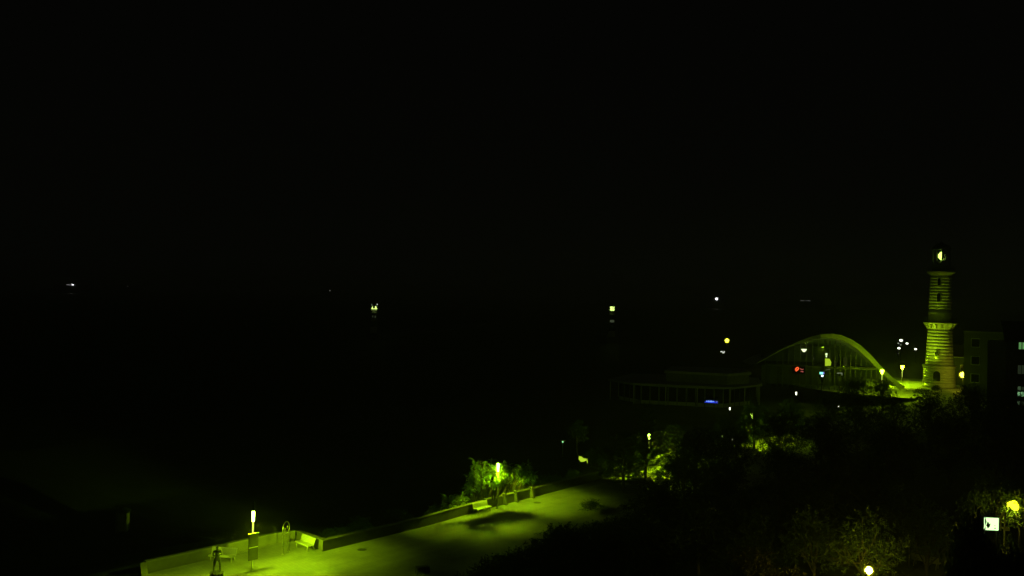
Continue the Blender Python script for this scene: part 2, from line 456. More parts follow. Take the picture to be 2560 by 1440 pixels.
# ------------------------------------------------------------------ benches
def bench_profile():
    # seat curls into the back in one S line (y backwards, z up)
    seat = [(-.30, .40), (-.27, .435), (-.20, .45), (-.10, .44), (0, .425), (.10, .42), (.17, .44)]
    back = [(.215, .50), (.235, .57), (.25, .65), (.275, .73), (.31, .81), (.35, .87)]
    return seat, back
def make_bench(label, loc, rz, L=1.9):
    t = thing('bench', label, 'bench', loc, rz, 'white slatted benches of the promenade')
    seat, back = bench_profile()
    for nm, pr in (('seat', seat), ('backrest', back)):
        mb = MB()
        for i, (y, z) in enumerate(pr):
            q = pr[min(i + 1, len(pr) - 1)]; p = pr[max(i - 1, 0)]
            a = math.atan2(q[1] - p[1], q[0] - p[0])
            mb.box((0, y, z), (L, .078, .028), M=Matrix.Rotation(a, 3, 'X'))
        mb.build(nm, M_WHITE, t, bevel=.005)
    pr = seat + back
    for x in (-L * .4, L * .4):
        mb = MB()
        for (a, b) in zip(pr[:-1], pr[1:]):
            mb.bar((x, a[0], a[1] - .035), (x, b[0] + (.03 if b[1] > .5 else 0), b[1] - .035), .05, .03)
        mb.tube([(x, -.24, .42), (x, -.27, .2), (x, -.27, 0)], .026, 8)
        mb.tube([(x, .16, .40), (x, .30, .2), (x, .36, 0)], .026, 8)
        mb.build('leg_frame', M_WHITE, t)
    mb = MB(); mb.tube([(-L * .4, -.02, .375), (L * .4, -.02, .375)], .02, 8); mb.build('cross_bar', M_WHITE, t)
    return t
b1a, b1b = at(519, 1404), at(579, 1408)
d1 = (b1b - b1a); 
bench = make_bench('white slatted bench against the curved wall behind the bronze statue', (b1a + b1b) / 2 + Vector((.1, .35, 0)), math.atan2(d1.y, d1.x) , 1.95)
b2a, b2b = at(734, 1364.5), at(771, 1380.5)
d2 = (b2b - b2a); mid2 = (b2a + b2b) / 2
rz2 = math.atan2(d2.y, d2.x)
back2 = Matrix.Rotation(rz2, 3, 'Z') @ Vector((0, 1, 0))
dup(bench, mid2 + back2 * .27 + d2.normalized() * .12, rz2, 'brightly lit slatted bench beside the steel ring sculpture')
b3a, b3b = at(1190, 1287), at(1231, 1276.5)
d3 = b3b - b3a; rz3 = math.atan2(d3.y, d3.x); back3 = Matrix.Rotation(rz3, 3, 'Z') @ Vector((0, 1, 0))
dup(bench, (b3a + b3b) / 2 + back3 * .28, rz3, 'brightly lit slatted bench in front of the bush with the lamp')
b4a, b4b = at(2285, 1412), at(2345, 1424)
d4 = b4b - b4a; rz4 = math.atan2(d4.y, d4.x)
dup(bench, (b4a + b4b) / 2, rz4 + PI, 'dim slatted bench seen from behind near the yellow street lamp', (1.0, 1, 1.05))

# ------------------------------------------------------------------ ring sculpture
q1, q2 = at(706, 1386.5), at(721.5, 1378.5)
rd = q2 - q1; rm = (q1 + q2) / 2
rs = thing('ring_sculpture', 'polished steel ring on two thin posts beside the lit bench', 'sculpture', rm, math.atan2(rd.y, rd.x))
hl = rd.length / 2
for x in (-hl, hl):
    mb = MB(); mb.lathe([(.09, 0), (.09, .02), (.03, .03), (.03, 1.5)], 14, (x, 0, 0)); mb.build('post', M_CHROME, rs)
mb = MB()
RR = .50
mb.tube([(RR * .93 * math.cos(a), 0, 1.86 + RR * math.sin(a)) for a in [R(-54) + R(288) * k / 40 for k in range(41)]], .026, 10)
mb.build('ring', M_CHROME, rs)
mb = MB(); mb.ball((-.12, .04, 1.86), .085, 10); mb.build('ball', mat('pale_stone_ball', (.2, .2, .19), .6), rs)
mb = MB(); mb.tube([(-.10, .04, 1.48), (-.11, .04, 1.8)], .018, 8); mb.tube([(-hl, 0, 1.49), (0, .03, 1.47), (hl, 0, 1.49)], .02, 8); mb.build('ball_stem', M_CHROME, rs)
mb = MB(); mb.tube([(.14, -.02, 1.78), (.135, -.03, 1.95), (.14, -.03, 2.06)], [.015, .055, .012], 10); mb.build('drop', M_CHROME, rs)

# ------------------------------------------------------------------ bronze statue
sp = at(541.5, 1449)
st = thing('statue', 'dark bronze statue of a standing bare figure with arms folded at the chest', 'statue', sp, R(32))
# faces local -y turned to the camera's right
PZ = .5
mb = MB(); mb.lathe([(.50, 0), (.50, .06), (.46, .08), (.46, PZ - .05), (.49, PZ - .03), (.49, PZ)], 10, smooth=False); mb.build('plinth', M_GRANITE, st, bevel=.012)
J = {}; EDG = []
def jv(n, p, r_): J[n] = (Vector(p), r_)
def chain(*ns):
    for a, b in zip(ns[:-1], ns[1:]): EDG.append((a, b))
jv('pelvis', (0, 0, .93), .135); jv('belly', (0, -.01, 1.06), .125); jv('chest', (0, -.02, 1.25), .155); jv('upper', (0, 0, 1.38), .13)
jv('neck', (0, -.01, 1.485), .06); jv('jaw', (0, -.045, 1.56), .078); jv('head', (0, -.03, 1.645), .105); jv('top', (0, -.015, 1.72), .075)
jv('nose', (0, -.125, 1.60), .022); jv('brow', (0, -.10, 1.655), .045)
chain('pelvis', 'belly', 'chest', 'upper', 'neck', 'jaw', 'head', 'top'); chain('jaw', 'nose'); chain('head', 'brow')
for sd, k in ((-1, 'r'), (1, 'l')):
    jv('ear' + k, (sd * .098, -.01, 1.625), .02); chain('head', 'ear' + k)
    jv('hip' + k, (sd * .11, 0, .87), .115)
    fy = -.16 if sd < 0 else .12
    jv('thigh' + k, (sd * .17, fy * .4, .68), .1); jv('knee' + k, (sd * .215, fy * .9 - .03, .49), .068)
    jv('calf' + k, (sd * .235, fy * .95 + .02, .34), .066); jv('ankle' + k, (sd * .25, fy, .1), .046); jv('heel' + k, (sd * .25, fy + .045, .045), .045)
    jv('toe' + k, (sd * .28, fy - .16, .04), .042)
    chain('pelvis', 'hip' + k, 'thigh' + k, 'knee' + k, 'calf' + k, 'ankle' + k, 'toe' + k); chain('ankle' + k, 'heel' + k)
    jv('sh' + k, (sd * .20, .0, 1.40), .083); jv('ua' + k, (sd * .255, -.02, 1.27), .066); jv('el' + k, (sd * .265, -.06, 1.12), .05)
    hz = 1.17 if sd < 0 else 1.23
    jv('fa' + k, (sd * .17, -.19, hz - .02), .048); jv('wr' + k, (sd * .03, -.245, hz), .034); jv('pa' + k, (-sd * .05, -.25, hz + .01), .036)
    chain('upper', 'sh' + k, 'ua' + k, 'el' + k, 'fa' + k, 'wr' + k, 'pa' + k)
    for i, ln in enumerate((.075, .085, .08, .062)):
        z = hz + .045 - i * .026
        jv('f%d' % i + k, (-sd * .085, -.262, z), .0095); jv('g%d' % i + k, (-sd * (.085 + ln * .55), -.258, z - .004), .009); jv('h%d' % i + k, (-sd * (.085 + ln * .85), -.235, z - .006), .0085)
        chain('pa' + k, 'f%d' % i + k, 'g%d' % i + k, 'h%d' % i + k)
    jv('tm' + k, (-sd * .03, -.262, hz + .062), .011); jv('tt' + k, (-sd * .055, -.272, hz + .09), .0095); chain('pa' + k, 'tm' + k, 'tt' + k)
names = list(J)
me = bpy.data.meshes.new('figure')
me.from_pydata([J[n][0] for n in names], [(names.index(a), names.index(b)) for a, b in EDG], [])
fig = bpy.data.objects.new('figure', me); C.objects.link(fig); me.materials.append(M_BRONZE)
sk = fig.modifiers.new('skin', 'SKIN'); sk.use_smooth_shade = True
for i, n in enumerate(names):
    sv = me.skin_vertices[0].data[i]; sv.radius = (J[n][1],) * 2; sv.use_root = (n == 'pelvis')
ss_ = fig.modifiers.new('subdivision', 'SUBSURF'); ss_.levels = 1; ss_.render_levels = 2
fig.parent = st; fig.location = (0, 0, PZ); fig.scale = (1.04, 1.04, 1.04)

# small lit bollard-like stone in the dim paving
sb = thing('stone_block', 'faint low stone block in the dark middle of the promenade', 'stone block', at(1056, 1432), R(25))
MB().box((0, 0, .2), (.95, .55, .4)).build('block', M_CONC, sb, bevel=.04)
MB().box((0, 0, .43), (.9, .5, .06)).build('top_slab', M_COPING, sb, bevel=.02)

# ------------------------------------------------------------------ trees and bushes
def leaf_card(vs, fs, p, u, v_, ln, wd, droop=.25):
    o = len(vs)
    n = u.cross(v_)
    vs += [p, p + u * ln * .5 + v_ * wd * .5, p + u * ln - n * ln * droop, p + u * ln * .5 - v_ * wd * .5]
    fs.append((o, o + 1, o + 2, o + 3))
def rdir(rg):
    while True:
        d = Vector((rg.uniform(-1, 1), rg.uniform(-1, 1), rg.uniform(-1, 1)))
        if .05 < d.length < 1: return d.normalized()
def crown_mesh(seed, lobes, n, ln, wd):
    """leaf sized faces in twig clusters filling the lobes (x, y, z, rx, ry, rz)"""
    rg = random.Random(seed); vs, fs = [], []
    vol = [l[3] * l[4] * l[5] for l in lobes]; tot = sum(vol)
    for l, vv in zip(lobes, vol):
        k = int(n * vv / tot / 9)
        for _ in range(max(k, 4)):
            d = rdir(rg) * (rg.random() ** .45) * rg.uniform(.78, 1.1)
            c = Vector((l[0] + d.x * l[3], l[1] + d.y * l[4], l[2] + d.z * l[5]))
            ax = (d + rdir(rg) * .8).normalized()
            for j in range(9):
                u = (ax + rdir(rg) * .9).normalized(); v_ = u.orthogonal().normalized()
                v_ = (Matrix.Rotation(rg.uniform(0, 6.28), 3, u) @ v_)
                leaf_card(vs, fs, c + ax * ln * (j * .28) + rdir(rg) * ln * .5, u, v_, ln * rg.uniform(.7, 1.3), wd * rg.uniform(.7, 1.2))
    mb = MB(); mb.v = [tuple(p) for p in vs]; mb.f = fs; mb.smooth = [False] * len(fs)
    return mb
def trunk_mesh(seed, h, r0, lobes, lean=.05):
    rg = random.Random(seed); mb = MB()
    pts = [Vector((rg.uniform(-lean, lean) * i, rg.uniform(-lean, lean) * i, h * i / 6)) for i in range(7)]
    mb.tube(pts, [r0 * (1.25 if i == 0 else 1) * (1 - i / 6 * .8) for i in range(7)], 9)
    for l in lobes:
        a = pts[rg.randint(2, 4)]; b = Vector(l[:3]); m_ = (a + b) / 2 + Vector((0, 0, -.1)) + rdir(rg) * .15
        mb.tube([a, m_, b], [r0 * .42, r0 * .28, r0 * .1], 6)
        for _ in range(3):
            e = b + Vector((rg.uniform(-1, 1) * l[3], rg.uniform(-1, 1) * l[4], rg.uniform(-.4, 1) * l[5])) * .75
            mb.tube([m_, (m_ + e) / 2 + rdir(rg) * .15, e], [r0 * .2, r0 * .13, r0 * .04], 5)
    return mb
def lobes_round(seed, h, rad, base):
    rg = random.Random(seed); out = []
    for i in range(9):
        a = i * 2.4; q = i / 8
        z = base + (h - base) * (.18 + .72 * q)
        rr = rad * (.62 if q < .75 else .25) * (1 - .35 * abs(q - .4))
        s_ = rad * rg.uniform(.42, .62)
        out.append((math.cos(a) * rr, math.sin(a) * rr, z, s_, s_, s_ * rg.uniform(.6, .85)))
    return out
def make_tree(name, label, cat, loc, seed, h, rad, base, leaf, n, ln, wd, group=None, lobes=None, tr=None, rz=0.0):
    t = thing(name, label, cat, loc, rz, group)
    lb = lobes or lobes_round(seed, h, rad, base)
    trunk_mesh(seed, h * .85, tr or .028 * h, lb).build('trunk', M_BARK, t)
    crown_mesh(seed, lb, n, ln, wd).build('crown', leaf, t)
    return t

# the bush with long drooping leaves round the second lamp
def frond_bush(name, label, loc, stems, seed, rz=0.0):
    rg = random.Random(seed); t = thing(name, label, 'bush', loc, rz)
    tm = MB(); vs, fs = [], []
    for (x, y, z, nf, fl, sx, sy) in stems:
        e = Vector((x, y, z)); b = Vector((sx, sy, 0)); m_ = b.lerp(e, .55) + rdir(rg) * .12
        tm.tube([b, m_, e], [.045, .03, .012], 6)
        for k in range(nf):
            a = rg.uniform(0, 6.28); el = rg.uniform(-.3, .6)
            d = Vector((math.cos(a) * math.cos(el), math.sin(a) * math.cos(el), math.sin(el)))
            p = m_.lerp(e, rg.uniform(.4, 1.05) if y > .3 else rg.uniform(.9, 1.05)); L = fl * rg.uniform(.6, 1.2)
            q = p + d * L * .5 + Vector((0, 0, .04)); tm.tube([p, q], .008, 4)
            for j in range(6):                    # whorl of long hanging leaves at the twig end
                u = (d * .7 + rdir(rg) * .8 + Vector((0, 0, -.45))).normalized()
                v_ = Matrix.Rotation(rg.uniform(-.7, .7), 3, u) @ u.cross(Vector((0, 0, 1))).normalized()
                o = len(vs); ln = rg.uniform(.36, .64); wd = ln * .28; n_ = u.cross(v_)
                if n_.z < 0: n_ = -n_
                vs += [q, q + u * ln * .35 + v_ * wd * .5, q + u * ln * .75 + v_ * wd * .38 - n_ * ln * .08, q + u * ln - n_ * ln * .22,
                       q + u * ln * .75 - v_ * wd * .38 - n_ * ln * .08, q + u * ln * .35 - v_ * wd * .5]
                fs.append((o, o + 1, o + 2, o + 3, o + 4, o + 5))
    tm.build('stems', M_BARK, t)
    mb = MB(); mb.v = [tuple(p) for p in vs]; mb.f = fs; mb.smooth = [False] * len(fs); mb.build('foliage', M_FROND, t)
    return t
rg = random.Random(5)                 # x along the promenade, y seaward
stems = []
for i in range(44):
    x = rg.uniform(-1.6, 6.6); y = rg.uniform(.75, 2.3)
    if x < .4: y = rg.uniform(1.35, 2.4)
    top = 4.25 - .24 * max(0, x - 1.0) - .55 * max(0, -x)
    stems.append((x, y, top * rg.uniform(.55, 1.0), 6, .55, x * .7, 1.5 + .2 * y))
for i in range(9):                    # boughs that hang over the wall and shade the paving
    stems.append((-1.3 + .15 * i, -.5 - .05 * i + rg.uniform(-.2, .15), rg.uniform(2.5, 2.95), 2, .3, .3 + .05 * i, .95))
for i in range(4):                    # leaves round the lamp itself
    stems.append((rg.uniform(-.5, 1.3), rg.uniform(.6, .8), rg.uniform(3.0, 4.0), 4, .4, rg.uniform(-.8, .8), 1.2))
frond_bush('frond_bush', 'bush with long drooping pale leaves wrapped round a glowing lamp', L2, stems, 3, ANG)
stems = []
for i in range(10):
    stems.append((rg.uniform(-1.0, 1.0), rg.uniform(-.8, .6), rg.uniform(1.0, 2.0), 6, .7, rg.uniform(-.3, .3), .6))
frond_bush('frond_bush', 'low long leaved bush behind the bench, at the dark side of the bush lamp', L2 - D * 3.0 - INL * 2.4 + Vector((0, 0, -.6)), stems, 9, 0)

# dune scrub behind the walls
gp = 'scrub bushes on the dune behind the sea wall'
lb = [(0, 0, .6, .9, .8, .5), (.8, .3, .45, .7, .7, .4), (-.8, -.2, .4, .7, .7, .4)]
scrub = make_tree('scrub_bush', 'low dark scrub bush just behind the wall end beside the lit bench', 'bush', at(815, 1342, .0) + Vector((.6, 2.2, -.8)), 21, 1.2, 1, .2, M_LEAF, 2600, .11, .05, gp, lb, .03)
for i in range(9):
    t_ = 8 + 4.4 * i + (i % 3)
    p = prom(t_, -3.2 - 1.3 * (i % 3), -1.0)
    dup(scrub, p, i * 1.3, 'low dark scrub bush on the dune behind the straight sea wall', 1.0 + .3 * (i % 2))

# hut in the dark of the beach
hp = at(306, 1326, -2.3); hb = thing('beach_hut', 'small pale hut barely showing in the dark beyond the curved wall end', 'hut', hp, R(12))
MB().box((0, 0, .85), (1.0, 1.0, 1.7)).build('wall', mat('hut_boards', (.12, .12, .11), .8, var=.2, scale=4), hb)
mb = MB(); mb.extrude([(-.62, -.6, 1.7), (.62, -.6, 1.7), (.62, -.6, 1.76), (0, -.6, 2.0), (-.62, -.6, 1.76)], (0, 1.2, 0)); mb.build('roof', M_DARK, hb)
f_ = MB().box((0, -.5, .8), (.6, .06, 1.4)).build('door', M_GREYMET, hb); MB().box((.2, -.55, .8), (.05, .05, .12)).build('handle', M_DARK, f_)

# the pine in front of the third lamp: layered boughs
def make_pine(label, loc, seed, h, rad, n=8200, tiers=10):
    rg = random.Random(seed); t = thing('pine_tree', label, 'tree', loc, 0, 'pines along the promenade edge')
    tm = MB(); tm.tube([(0, 0, 0), (.06, .03, h * .5), (0, 0, h)], [.17, .12, .02], 9); vs, fs = [], []
    for i in range(tiers):
        z = .9 + (h - 1.1) * i / (tiers - 1); rr = rad * (1 - .72 * (i / (tiers - 1))) * rg.uniform(.8, 1.12)
        nb = 6 if i < tiers - 2 else 4
        for k in range(nb):
            a = i * .9 + k * 6.283 / nb + rg.uniform(-.35, .35); L = rr * rg.uniform(.65, 1.15)
            e = Vector((math.cos(a) * L, math.sin(a) * L, z + .12 + .12 * L))
            tm.tube([(0, 0, z), e * .55 + Vector((0, 0, z * .45 - .08)), e], [.045, .03, .01], 5)
            for j in range(int(n / (tiers * nb) / 8)):
                q = rg.uniform(.3, 1.05); c = Vector((0, 0, z)).lerp(e, q) + Vector((rg.gauss(0, .17), rg.gauss(0, .17), rg.gauss(0.05, .07)))
                for _ in range(8):
                    u = (Vector((math.cos(a), math.sin(a), .5)) + rdir(rg) * 1.0).normalized(); v_ = u.orthogonal().normalized()
                    leaf_card(vs, fs, c, u, v_, rg.uniform(.12, .24), .035, .05)
    tm.build('trunk', M_BARK, t)
    mb = MB(); mb.v = [tuple(p) for p in vs]; mb.f = fs; mb.smooth = [False] * len(fs); mb.build('crown', M_PINE, t)
    return t
def onground(px, Y): 
    p = V(px, 720, Y); return Vector((p.x, Y, 0))
pine = make_pine('spreading dark pine with layered boughs in front of a hidden lamp', onground(1568, 91), 4, 5.6, 3.3)
dup(pine, onground(1624, 97.5), .5, 'dark pine standing right in front of the hidden lamp', (.75, .75, 1.42))
dup(pine, onground(1612, 88), 3.5, 'low dark pine before the layered pine at the landward side', (.85, .85, .34))
dup(pine, onground(1700, 100), 1.1, 'dark pine beyond the layered pine, its boughs edged with light', .95)

# lit tree and bushes behind the third lamp
gp = 'leafy trees and bushes near the hidden lamps'
TA = make_tree('leafy_tree', 'small pale tree rising above the glowing panel beyond the paving', 'tree', onground(1468, 107) - INL * 1.0, 31, 4.6, 1.3, 2.2, M_LEAF, 3000, .14, .07, gp)
TB = make_tree('leafy_bush', 'round bush beside the glowing panel with bright leaf tips', 'bush', onground(1497, 103.5), 33, 1.9, 1.2, .2, M_LEAF, 2600, .13, .07, gp)
dup(TB, onground(1488, 82.5), 1.3, 'low dark bush standing on the end of the lit paving', (1.35, .8, .42))
dup(TB, onground(1690, 99), .8, 'rounded bush under the second pine, catching lamp light', (1.0, 1, .85))
dup(TB, onground(1538, 96), 2.6, 'leafy bush before the far wall, on the sea side of the layered pine', (1.15, 1.0, .85))
dup(TB, onground(1594, 96.5), 4.1, 'leafy bush with lit edges between the layered pine and the hidden lamp', (1.0, .9, 1.1))
dup(TB, onground(1655, 97), 2.0, 'low bush in front of the lit slanting wall', (.9, .9, .55))
dup(TB, onground(1870, 122), 2.2, 'bush low beside the lit foliage in front of the pavilion', (1.2, 1.2, 1.0))
TC = make_tree('leafy_tree', 'broad leafy tree lit from within in front of the pavilion', 'tree', onground(1893, 117.8), 35, 5.4, 2.4, .9, M_LEAF, 9500, .15, .075, gp)
dup(TB, onground(1877.5, 119.5), .3, 'leafy crown pressed against the lamp before the pavilion', (1.0, .8, 2.75))
dup(TC, onground(1985, 124), 1.2, 'leafy tree with light specks behind the tree lit from within', (.95, .95, 1.0))
dup(TC, onground(1822, 116), 2.7, 'leafy tree with few lit leaf tips below the blue sign', (.7, .7, .8))
dup(TC, onground(2075, 138), 4.0, 'dark leafy tree below the red sign with scattered light specks', (1.1, 1.1, .95))
dup(TC, onground(2212, 160), 5.0, 'leafy tree with a spiky top in front of the lit square', (.95, .95, 1.02))
dup(TC, onground(2140, 152), .4, 'dark leafy tree before the lower windows of the arched hall', (1.2, 1.2, 1.18))
# bushes at the foot of the lighthouse
lbu = [(0, 0, .55, 1.3, .9, .55), (.9, 0, .4, .8, .8, .45), (-1, .1, .4, .8, .7, .42)]
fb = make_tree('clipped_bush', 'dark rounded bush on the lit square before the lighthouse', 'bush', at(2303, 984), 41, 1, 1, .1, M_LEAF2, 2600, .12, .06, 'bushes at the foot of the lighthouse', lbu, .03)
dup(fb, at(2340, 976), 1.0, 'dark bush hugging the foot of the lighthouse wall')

# dark belt between promenade and street
gp = 'dark trees and hedges of the unlit green belt'
hl_ = [(x, rg.uniform(-.2, .2), .9 + rg.uniform(-.15, .2), .95, .9, .75) for x in (-2.4, -1.2, 0, 1.2, 2.4)]
hedge = make_tree('hedge_bush', 'dark hedge bush along the landward edge of the promenade', 'bush', prom(12, 13.6), 51, 1.6, 1, .1, M_LEAF2, 6500, .13, .065, gp, hl_, .04, ANG)
for i, t_ in enumerate((-6, 0, 6, 17.8, 23.6, 29.5, 35.2, 41)):
    dup(hedge, prom(t_, 13.4 + .5 * (i % 3)), ANG + (.1 if i % 2 else -.08), None, (1, 1, (1.0, 1.1, .9, 1.0, 1.15, 1.3, 1.2, 1.4)[i]))
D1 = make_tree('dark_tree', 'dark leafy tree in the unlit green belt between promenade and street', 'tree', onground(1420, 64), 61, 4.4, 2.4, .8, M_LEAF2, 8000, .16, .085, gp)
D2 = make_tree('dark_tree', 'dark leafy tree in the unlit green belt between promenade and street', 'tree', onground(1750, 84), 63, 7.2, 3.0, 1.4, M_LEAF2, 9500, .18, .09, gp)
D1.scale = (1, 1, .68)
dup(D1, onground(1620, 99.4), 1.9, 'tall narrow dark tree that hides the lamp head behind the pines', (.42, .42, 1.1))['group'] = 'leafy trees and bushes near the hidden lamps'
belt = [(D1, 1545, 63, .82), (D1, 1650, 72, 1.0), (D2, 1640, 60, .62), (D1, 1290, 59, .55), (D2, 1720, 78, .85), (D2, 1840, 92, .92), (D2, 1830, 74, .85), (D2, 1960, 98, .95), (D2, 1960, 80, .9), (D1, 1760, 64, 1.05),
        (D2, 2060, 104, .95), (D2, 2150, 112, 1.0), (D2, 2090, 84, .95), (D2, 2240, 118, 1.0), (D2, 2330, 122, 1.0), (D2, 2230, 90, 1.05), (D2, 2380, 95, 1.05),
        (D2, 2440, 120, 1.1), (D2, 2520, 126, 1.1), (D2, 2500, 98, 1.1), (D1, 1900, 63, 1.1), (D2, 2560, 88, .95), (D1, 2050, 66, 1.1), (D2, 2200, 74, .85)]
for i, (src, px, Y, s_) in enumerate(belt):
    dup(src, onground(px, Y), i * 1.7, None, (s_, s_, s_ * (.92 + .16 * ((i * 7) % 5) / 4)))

# ------------------------------------------------------------------ the arched hall (saddle shell roof)
HY = 194.0
arch_px = [(1890, 909), (1925, 889), (1960, 870), (1994, 855), (2026, 842.5), (2052, 836), (2080, 833.5), (2105, 838), (2128, 848), (2153, 864), (2180, 890), (2200, 913), (2224, 937), (2250, 960), (2262, 972)]
low_px = [(1890, 911), (1925, 891.5), (1960, 873), (1994, 860), (2026, 850.5), (2052, 846), (2078, 845), (2100, 848.5), (2122, 858), (2145, 873.5), (2172, 899), (2194, 921), (2217, 943), (2243, 967), (2256, 980)]
yy = [HY + 6 - 6 * i / 5 if i < 6 else HY + .5 * (i - 6) for i in range(15)]
hall = thing('arched_hall', 'glass fronted hall under a wide arched shell roof', 'building', (V(2075, 833, HY).x, HY, 0))
ho = Vector(hall.location)
up = [V(*p, y) - ho for p, y in zip(arch_px, yy)]; lo = [V(*p, y) - ho for p, y in zip(low_px, yy)]
mb = MB(); n = len(up); vs = []; fs = []
NB = 8
for k in range(NB + 1):
    q = k / NB
    for i in range(n):
        p = up[i] + Vector((0, 0, 0))
        sag = 1 - .55 * q * (1 - .35 * q)
        x = p.x * (1 - .25 * q); z = 1.5 + (p.z - 1.5) * sag
        vs.append((x, p.y + 26 * q, max(z, 1.0)))
for k in range(NB):
    for i in range(n - 1):
        a = k * n + i; fs.append((a, a + 1, a + n + 1, a + n))
o0 = len(vs)
vs2 = [(v_[0], v_[1] + (.0), v_[2] - .32) for v_ in vs]
for i in range(n): vs2[i] = tuple(lo[i] + Vector((0, .12, 0)))
vs += vs2
for k in range(NB):
    for i in range(n - 1):
        a = o0 + k * n + i; fs.append((a, a + n, a + n + 1, a + 1))
for i in range(n - 1):
    fs.append((i, o0 + i, o0 + i + 1, i + 1)); b_ = NB * n
    fs.append((b_ + i, b_ + i + 1, o0 + b_ + i + 1, o0 + b_ + i))
for k in range(NB):
    fs.append((k * n, (k + 1) * n, o0 + (k + 1) * n, o0 + k * n)); e = n - 1
    fs.append((k * n + e, o0 + k * n + e, o0 + (k + 1) * n + e, (k + 1) * n + e))
mb.add(vs, fs, False)
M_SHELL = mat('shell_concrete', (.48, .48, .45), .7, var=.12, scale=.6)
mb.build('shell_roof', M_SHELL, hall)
# foot of the shell
mb = MB(); f0 = up[-1]; mb.extrude([(f0.x - .9, f0.y - .1, 0), (f0.x + .7, f0.y - .1, 0), (f0.x + .3, f0.y - .1, f0.z), (f0.x - .9, f0.y - .1, f0.z + .3)], (0, 1.2, 0)); mb.build('roof_foot', M_SHELL, hall)
# facade set back under the arch
FB = 3.0
def top_z(x):
    for a, b in zip(lo[:-1], lo[1:]):
        if a.x <= x <= b.x: return a.z + (b.z - a.z) * (x - a.x) / (b.x - a.x)
    return 0
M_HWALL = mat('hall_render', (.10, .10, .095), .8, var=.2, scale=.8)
x0, x1 = lo[1].x, lo[-3].x
def fy(x): return FB + max(0, -x) * .45
mbf = MB(); mbm = MB(); mbg = MB()
xs = [x0 + (x1 - x0) * i / 22 for i in range(23)]
FLZ = 4.9
for i, x in enumerate(xs):
    z = top_z(x) - .55
    if z > .5: mbm.box((x, fy(x), z / 2), (.14, .14, z))
for a, b in zip(xs[:-1], xs[1:]):
    za, zb = top_z(a) - .5, top_z(b) - .5
    mbg.add([(a, fy(a) + .05, .1), (b, fy(b) + .05, .1), (b, fy(b) + .05, zb), (a, fy(a) + .05, za)], [(0, 1, 2, 3)])
    for z in (2.6, 7.6, 9.8):
        if z < min(za, zb): mbm.bar((a, fy(a) + .01, z), (b, fy(b) + .01, z), .08, .09)
mbm.build('mullions', mat('mullion_paint', (.07, .07, .065), .5), hall)
mbg.build('glazing', glassmat('hall_glass', (.75, .8, .76), .06), hall)
for a, b in zip(xs[:-1:4], xs[4::4]):
    mbf.bar((a, fy(a) - .02, FLZ), (b, fy(b) - .02, FLZ), .5, .5)
mbf.build('floor_band', M_HWALL, hall)
mb = MB()                                     # back wall of the rooms
bx = [x0 + 1, (x0 + x1) / 2, x1 - 1]
mb.bar((bx[0], 15, 2.2), (bx[2], 12, 2.2), .3, 4.4); mb.bar((-11, 14, 7.2), (6.5, 12.5, 7.2), .3, 3.6)
mb.build('inner_wall', M_HWALL, hall)
mb = MB(); mb.prism([(x0, fy(x0)), (x1, fy(x1)), (x1 - 2, 12), (x0 + 2, 15)], FLZ - .1, FLZ + .1); mb.build('upper_floor', M_HWALL, hall)
# lit panes on the upper storey
HX = lambda px, py, dy: V(px, py, HY + dy) - ho
def lit_patch(parent, pts, dy, m_, name, d=.06):
    ps = [V(px, py, HY + dy) - ho for px, py in pts]
    mb = MB(); mb.extrude(ps, (0, d, 0)); return mb.build(name, m_, parent)
E_PANE = emit('lit_pane_green', (.55, .85, .03), .75)
E_SOFT = emit('dim_pane_green', (.5, .7, .1), .03)
E_LW = emit('indoor_lamp_white', (.85, 1.0, .5), 2)
lit_patch(hall, [(2063, 896), (2063, 915), (2077, 914), (2078, 905), (2074, 897)], 2.2, E_PANE, 'lit_window')
lit_patch(hall, [(2085, 902), (2085, 915), (2091, 915), (2091, 902)], 2.2, E_SOFT, 'lit_window')
lit_patch(hall, [(2109, 893), (2109, 915), (2118, 915), (2118, 893)], 2.2, E_SOFT, 'lit_window')
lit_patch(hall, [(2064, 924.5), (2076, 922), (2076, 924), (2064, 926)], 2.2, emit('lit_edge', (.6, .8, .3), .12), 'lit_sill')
def small_lamp(name, label, cat, px, py, Y, prof, m_, post=None, group=None, pm=None):
    """lamp head of the profile at that place; post = height of the ground below it"""
    p = V(px, py, Y)
    t = thing(name, label, cat, (p.x, p.y, post if post is not None else p.z), 0, group)
    dz = p.z - (post if post is not None else p.z)
    MB().lathe([(r_, z + dz) for r_, z in prof], 16).build('lamp_head', m_, t)
    zt = max(z for _, z in prof) + dz
    if post is not None:
        MB().lathe([(.12, 0), (.06, .3), (.045, dz + min(z for _, z in prof))], 12).build('pole', pm or M_GREYMET, t)
    MB().lathe([(.12, zt), (.1, zt + .06), (.02, zt + .12)], 12).build('cap', M_DARK, t)
    return t
cone = lambda s_: [(.03 * s_, -.55 * s_), (.2 * s_, 0), (.42 * s_, .35 * s_), (.40 * s_, .42 * s_)]
def pendant(label, px, py, prof, m_):
    p = V(px, py, HY + 4)
    t = thing('pendant_lamp', label, 'lamp', p, 0, 'lamps hanging inside the arched hall')
    MB().lathe(prof, 16).build('shade', m_, t)
    zt = max(z for _, z in prof)
    zr = top_z(p.x - ho.x) - .4 - p.z
    MB().tube([(0, 0, zt), (0, 0, max(zt + .3, zr))], .02, 6).build('cable', M_DARK, t)
    return t
pendant('wide bowl pendant glowing alone high in the hall', 2010, 876, [(1e-4, -.36), (.22, -.3), (.5, .1), (.6, .22), (.56, .27), (1e-4, .2)], E_LW)
pendant('narrow pendant just above the large lit hall window', 2066, 888, [(.1, -.45), (.2, .1), (.24, .4), (.1, .45)], E_LW)
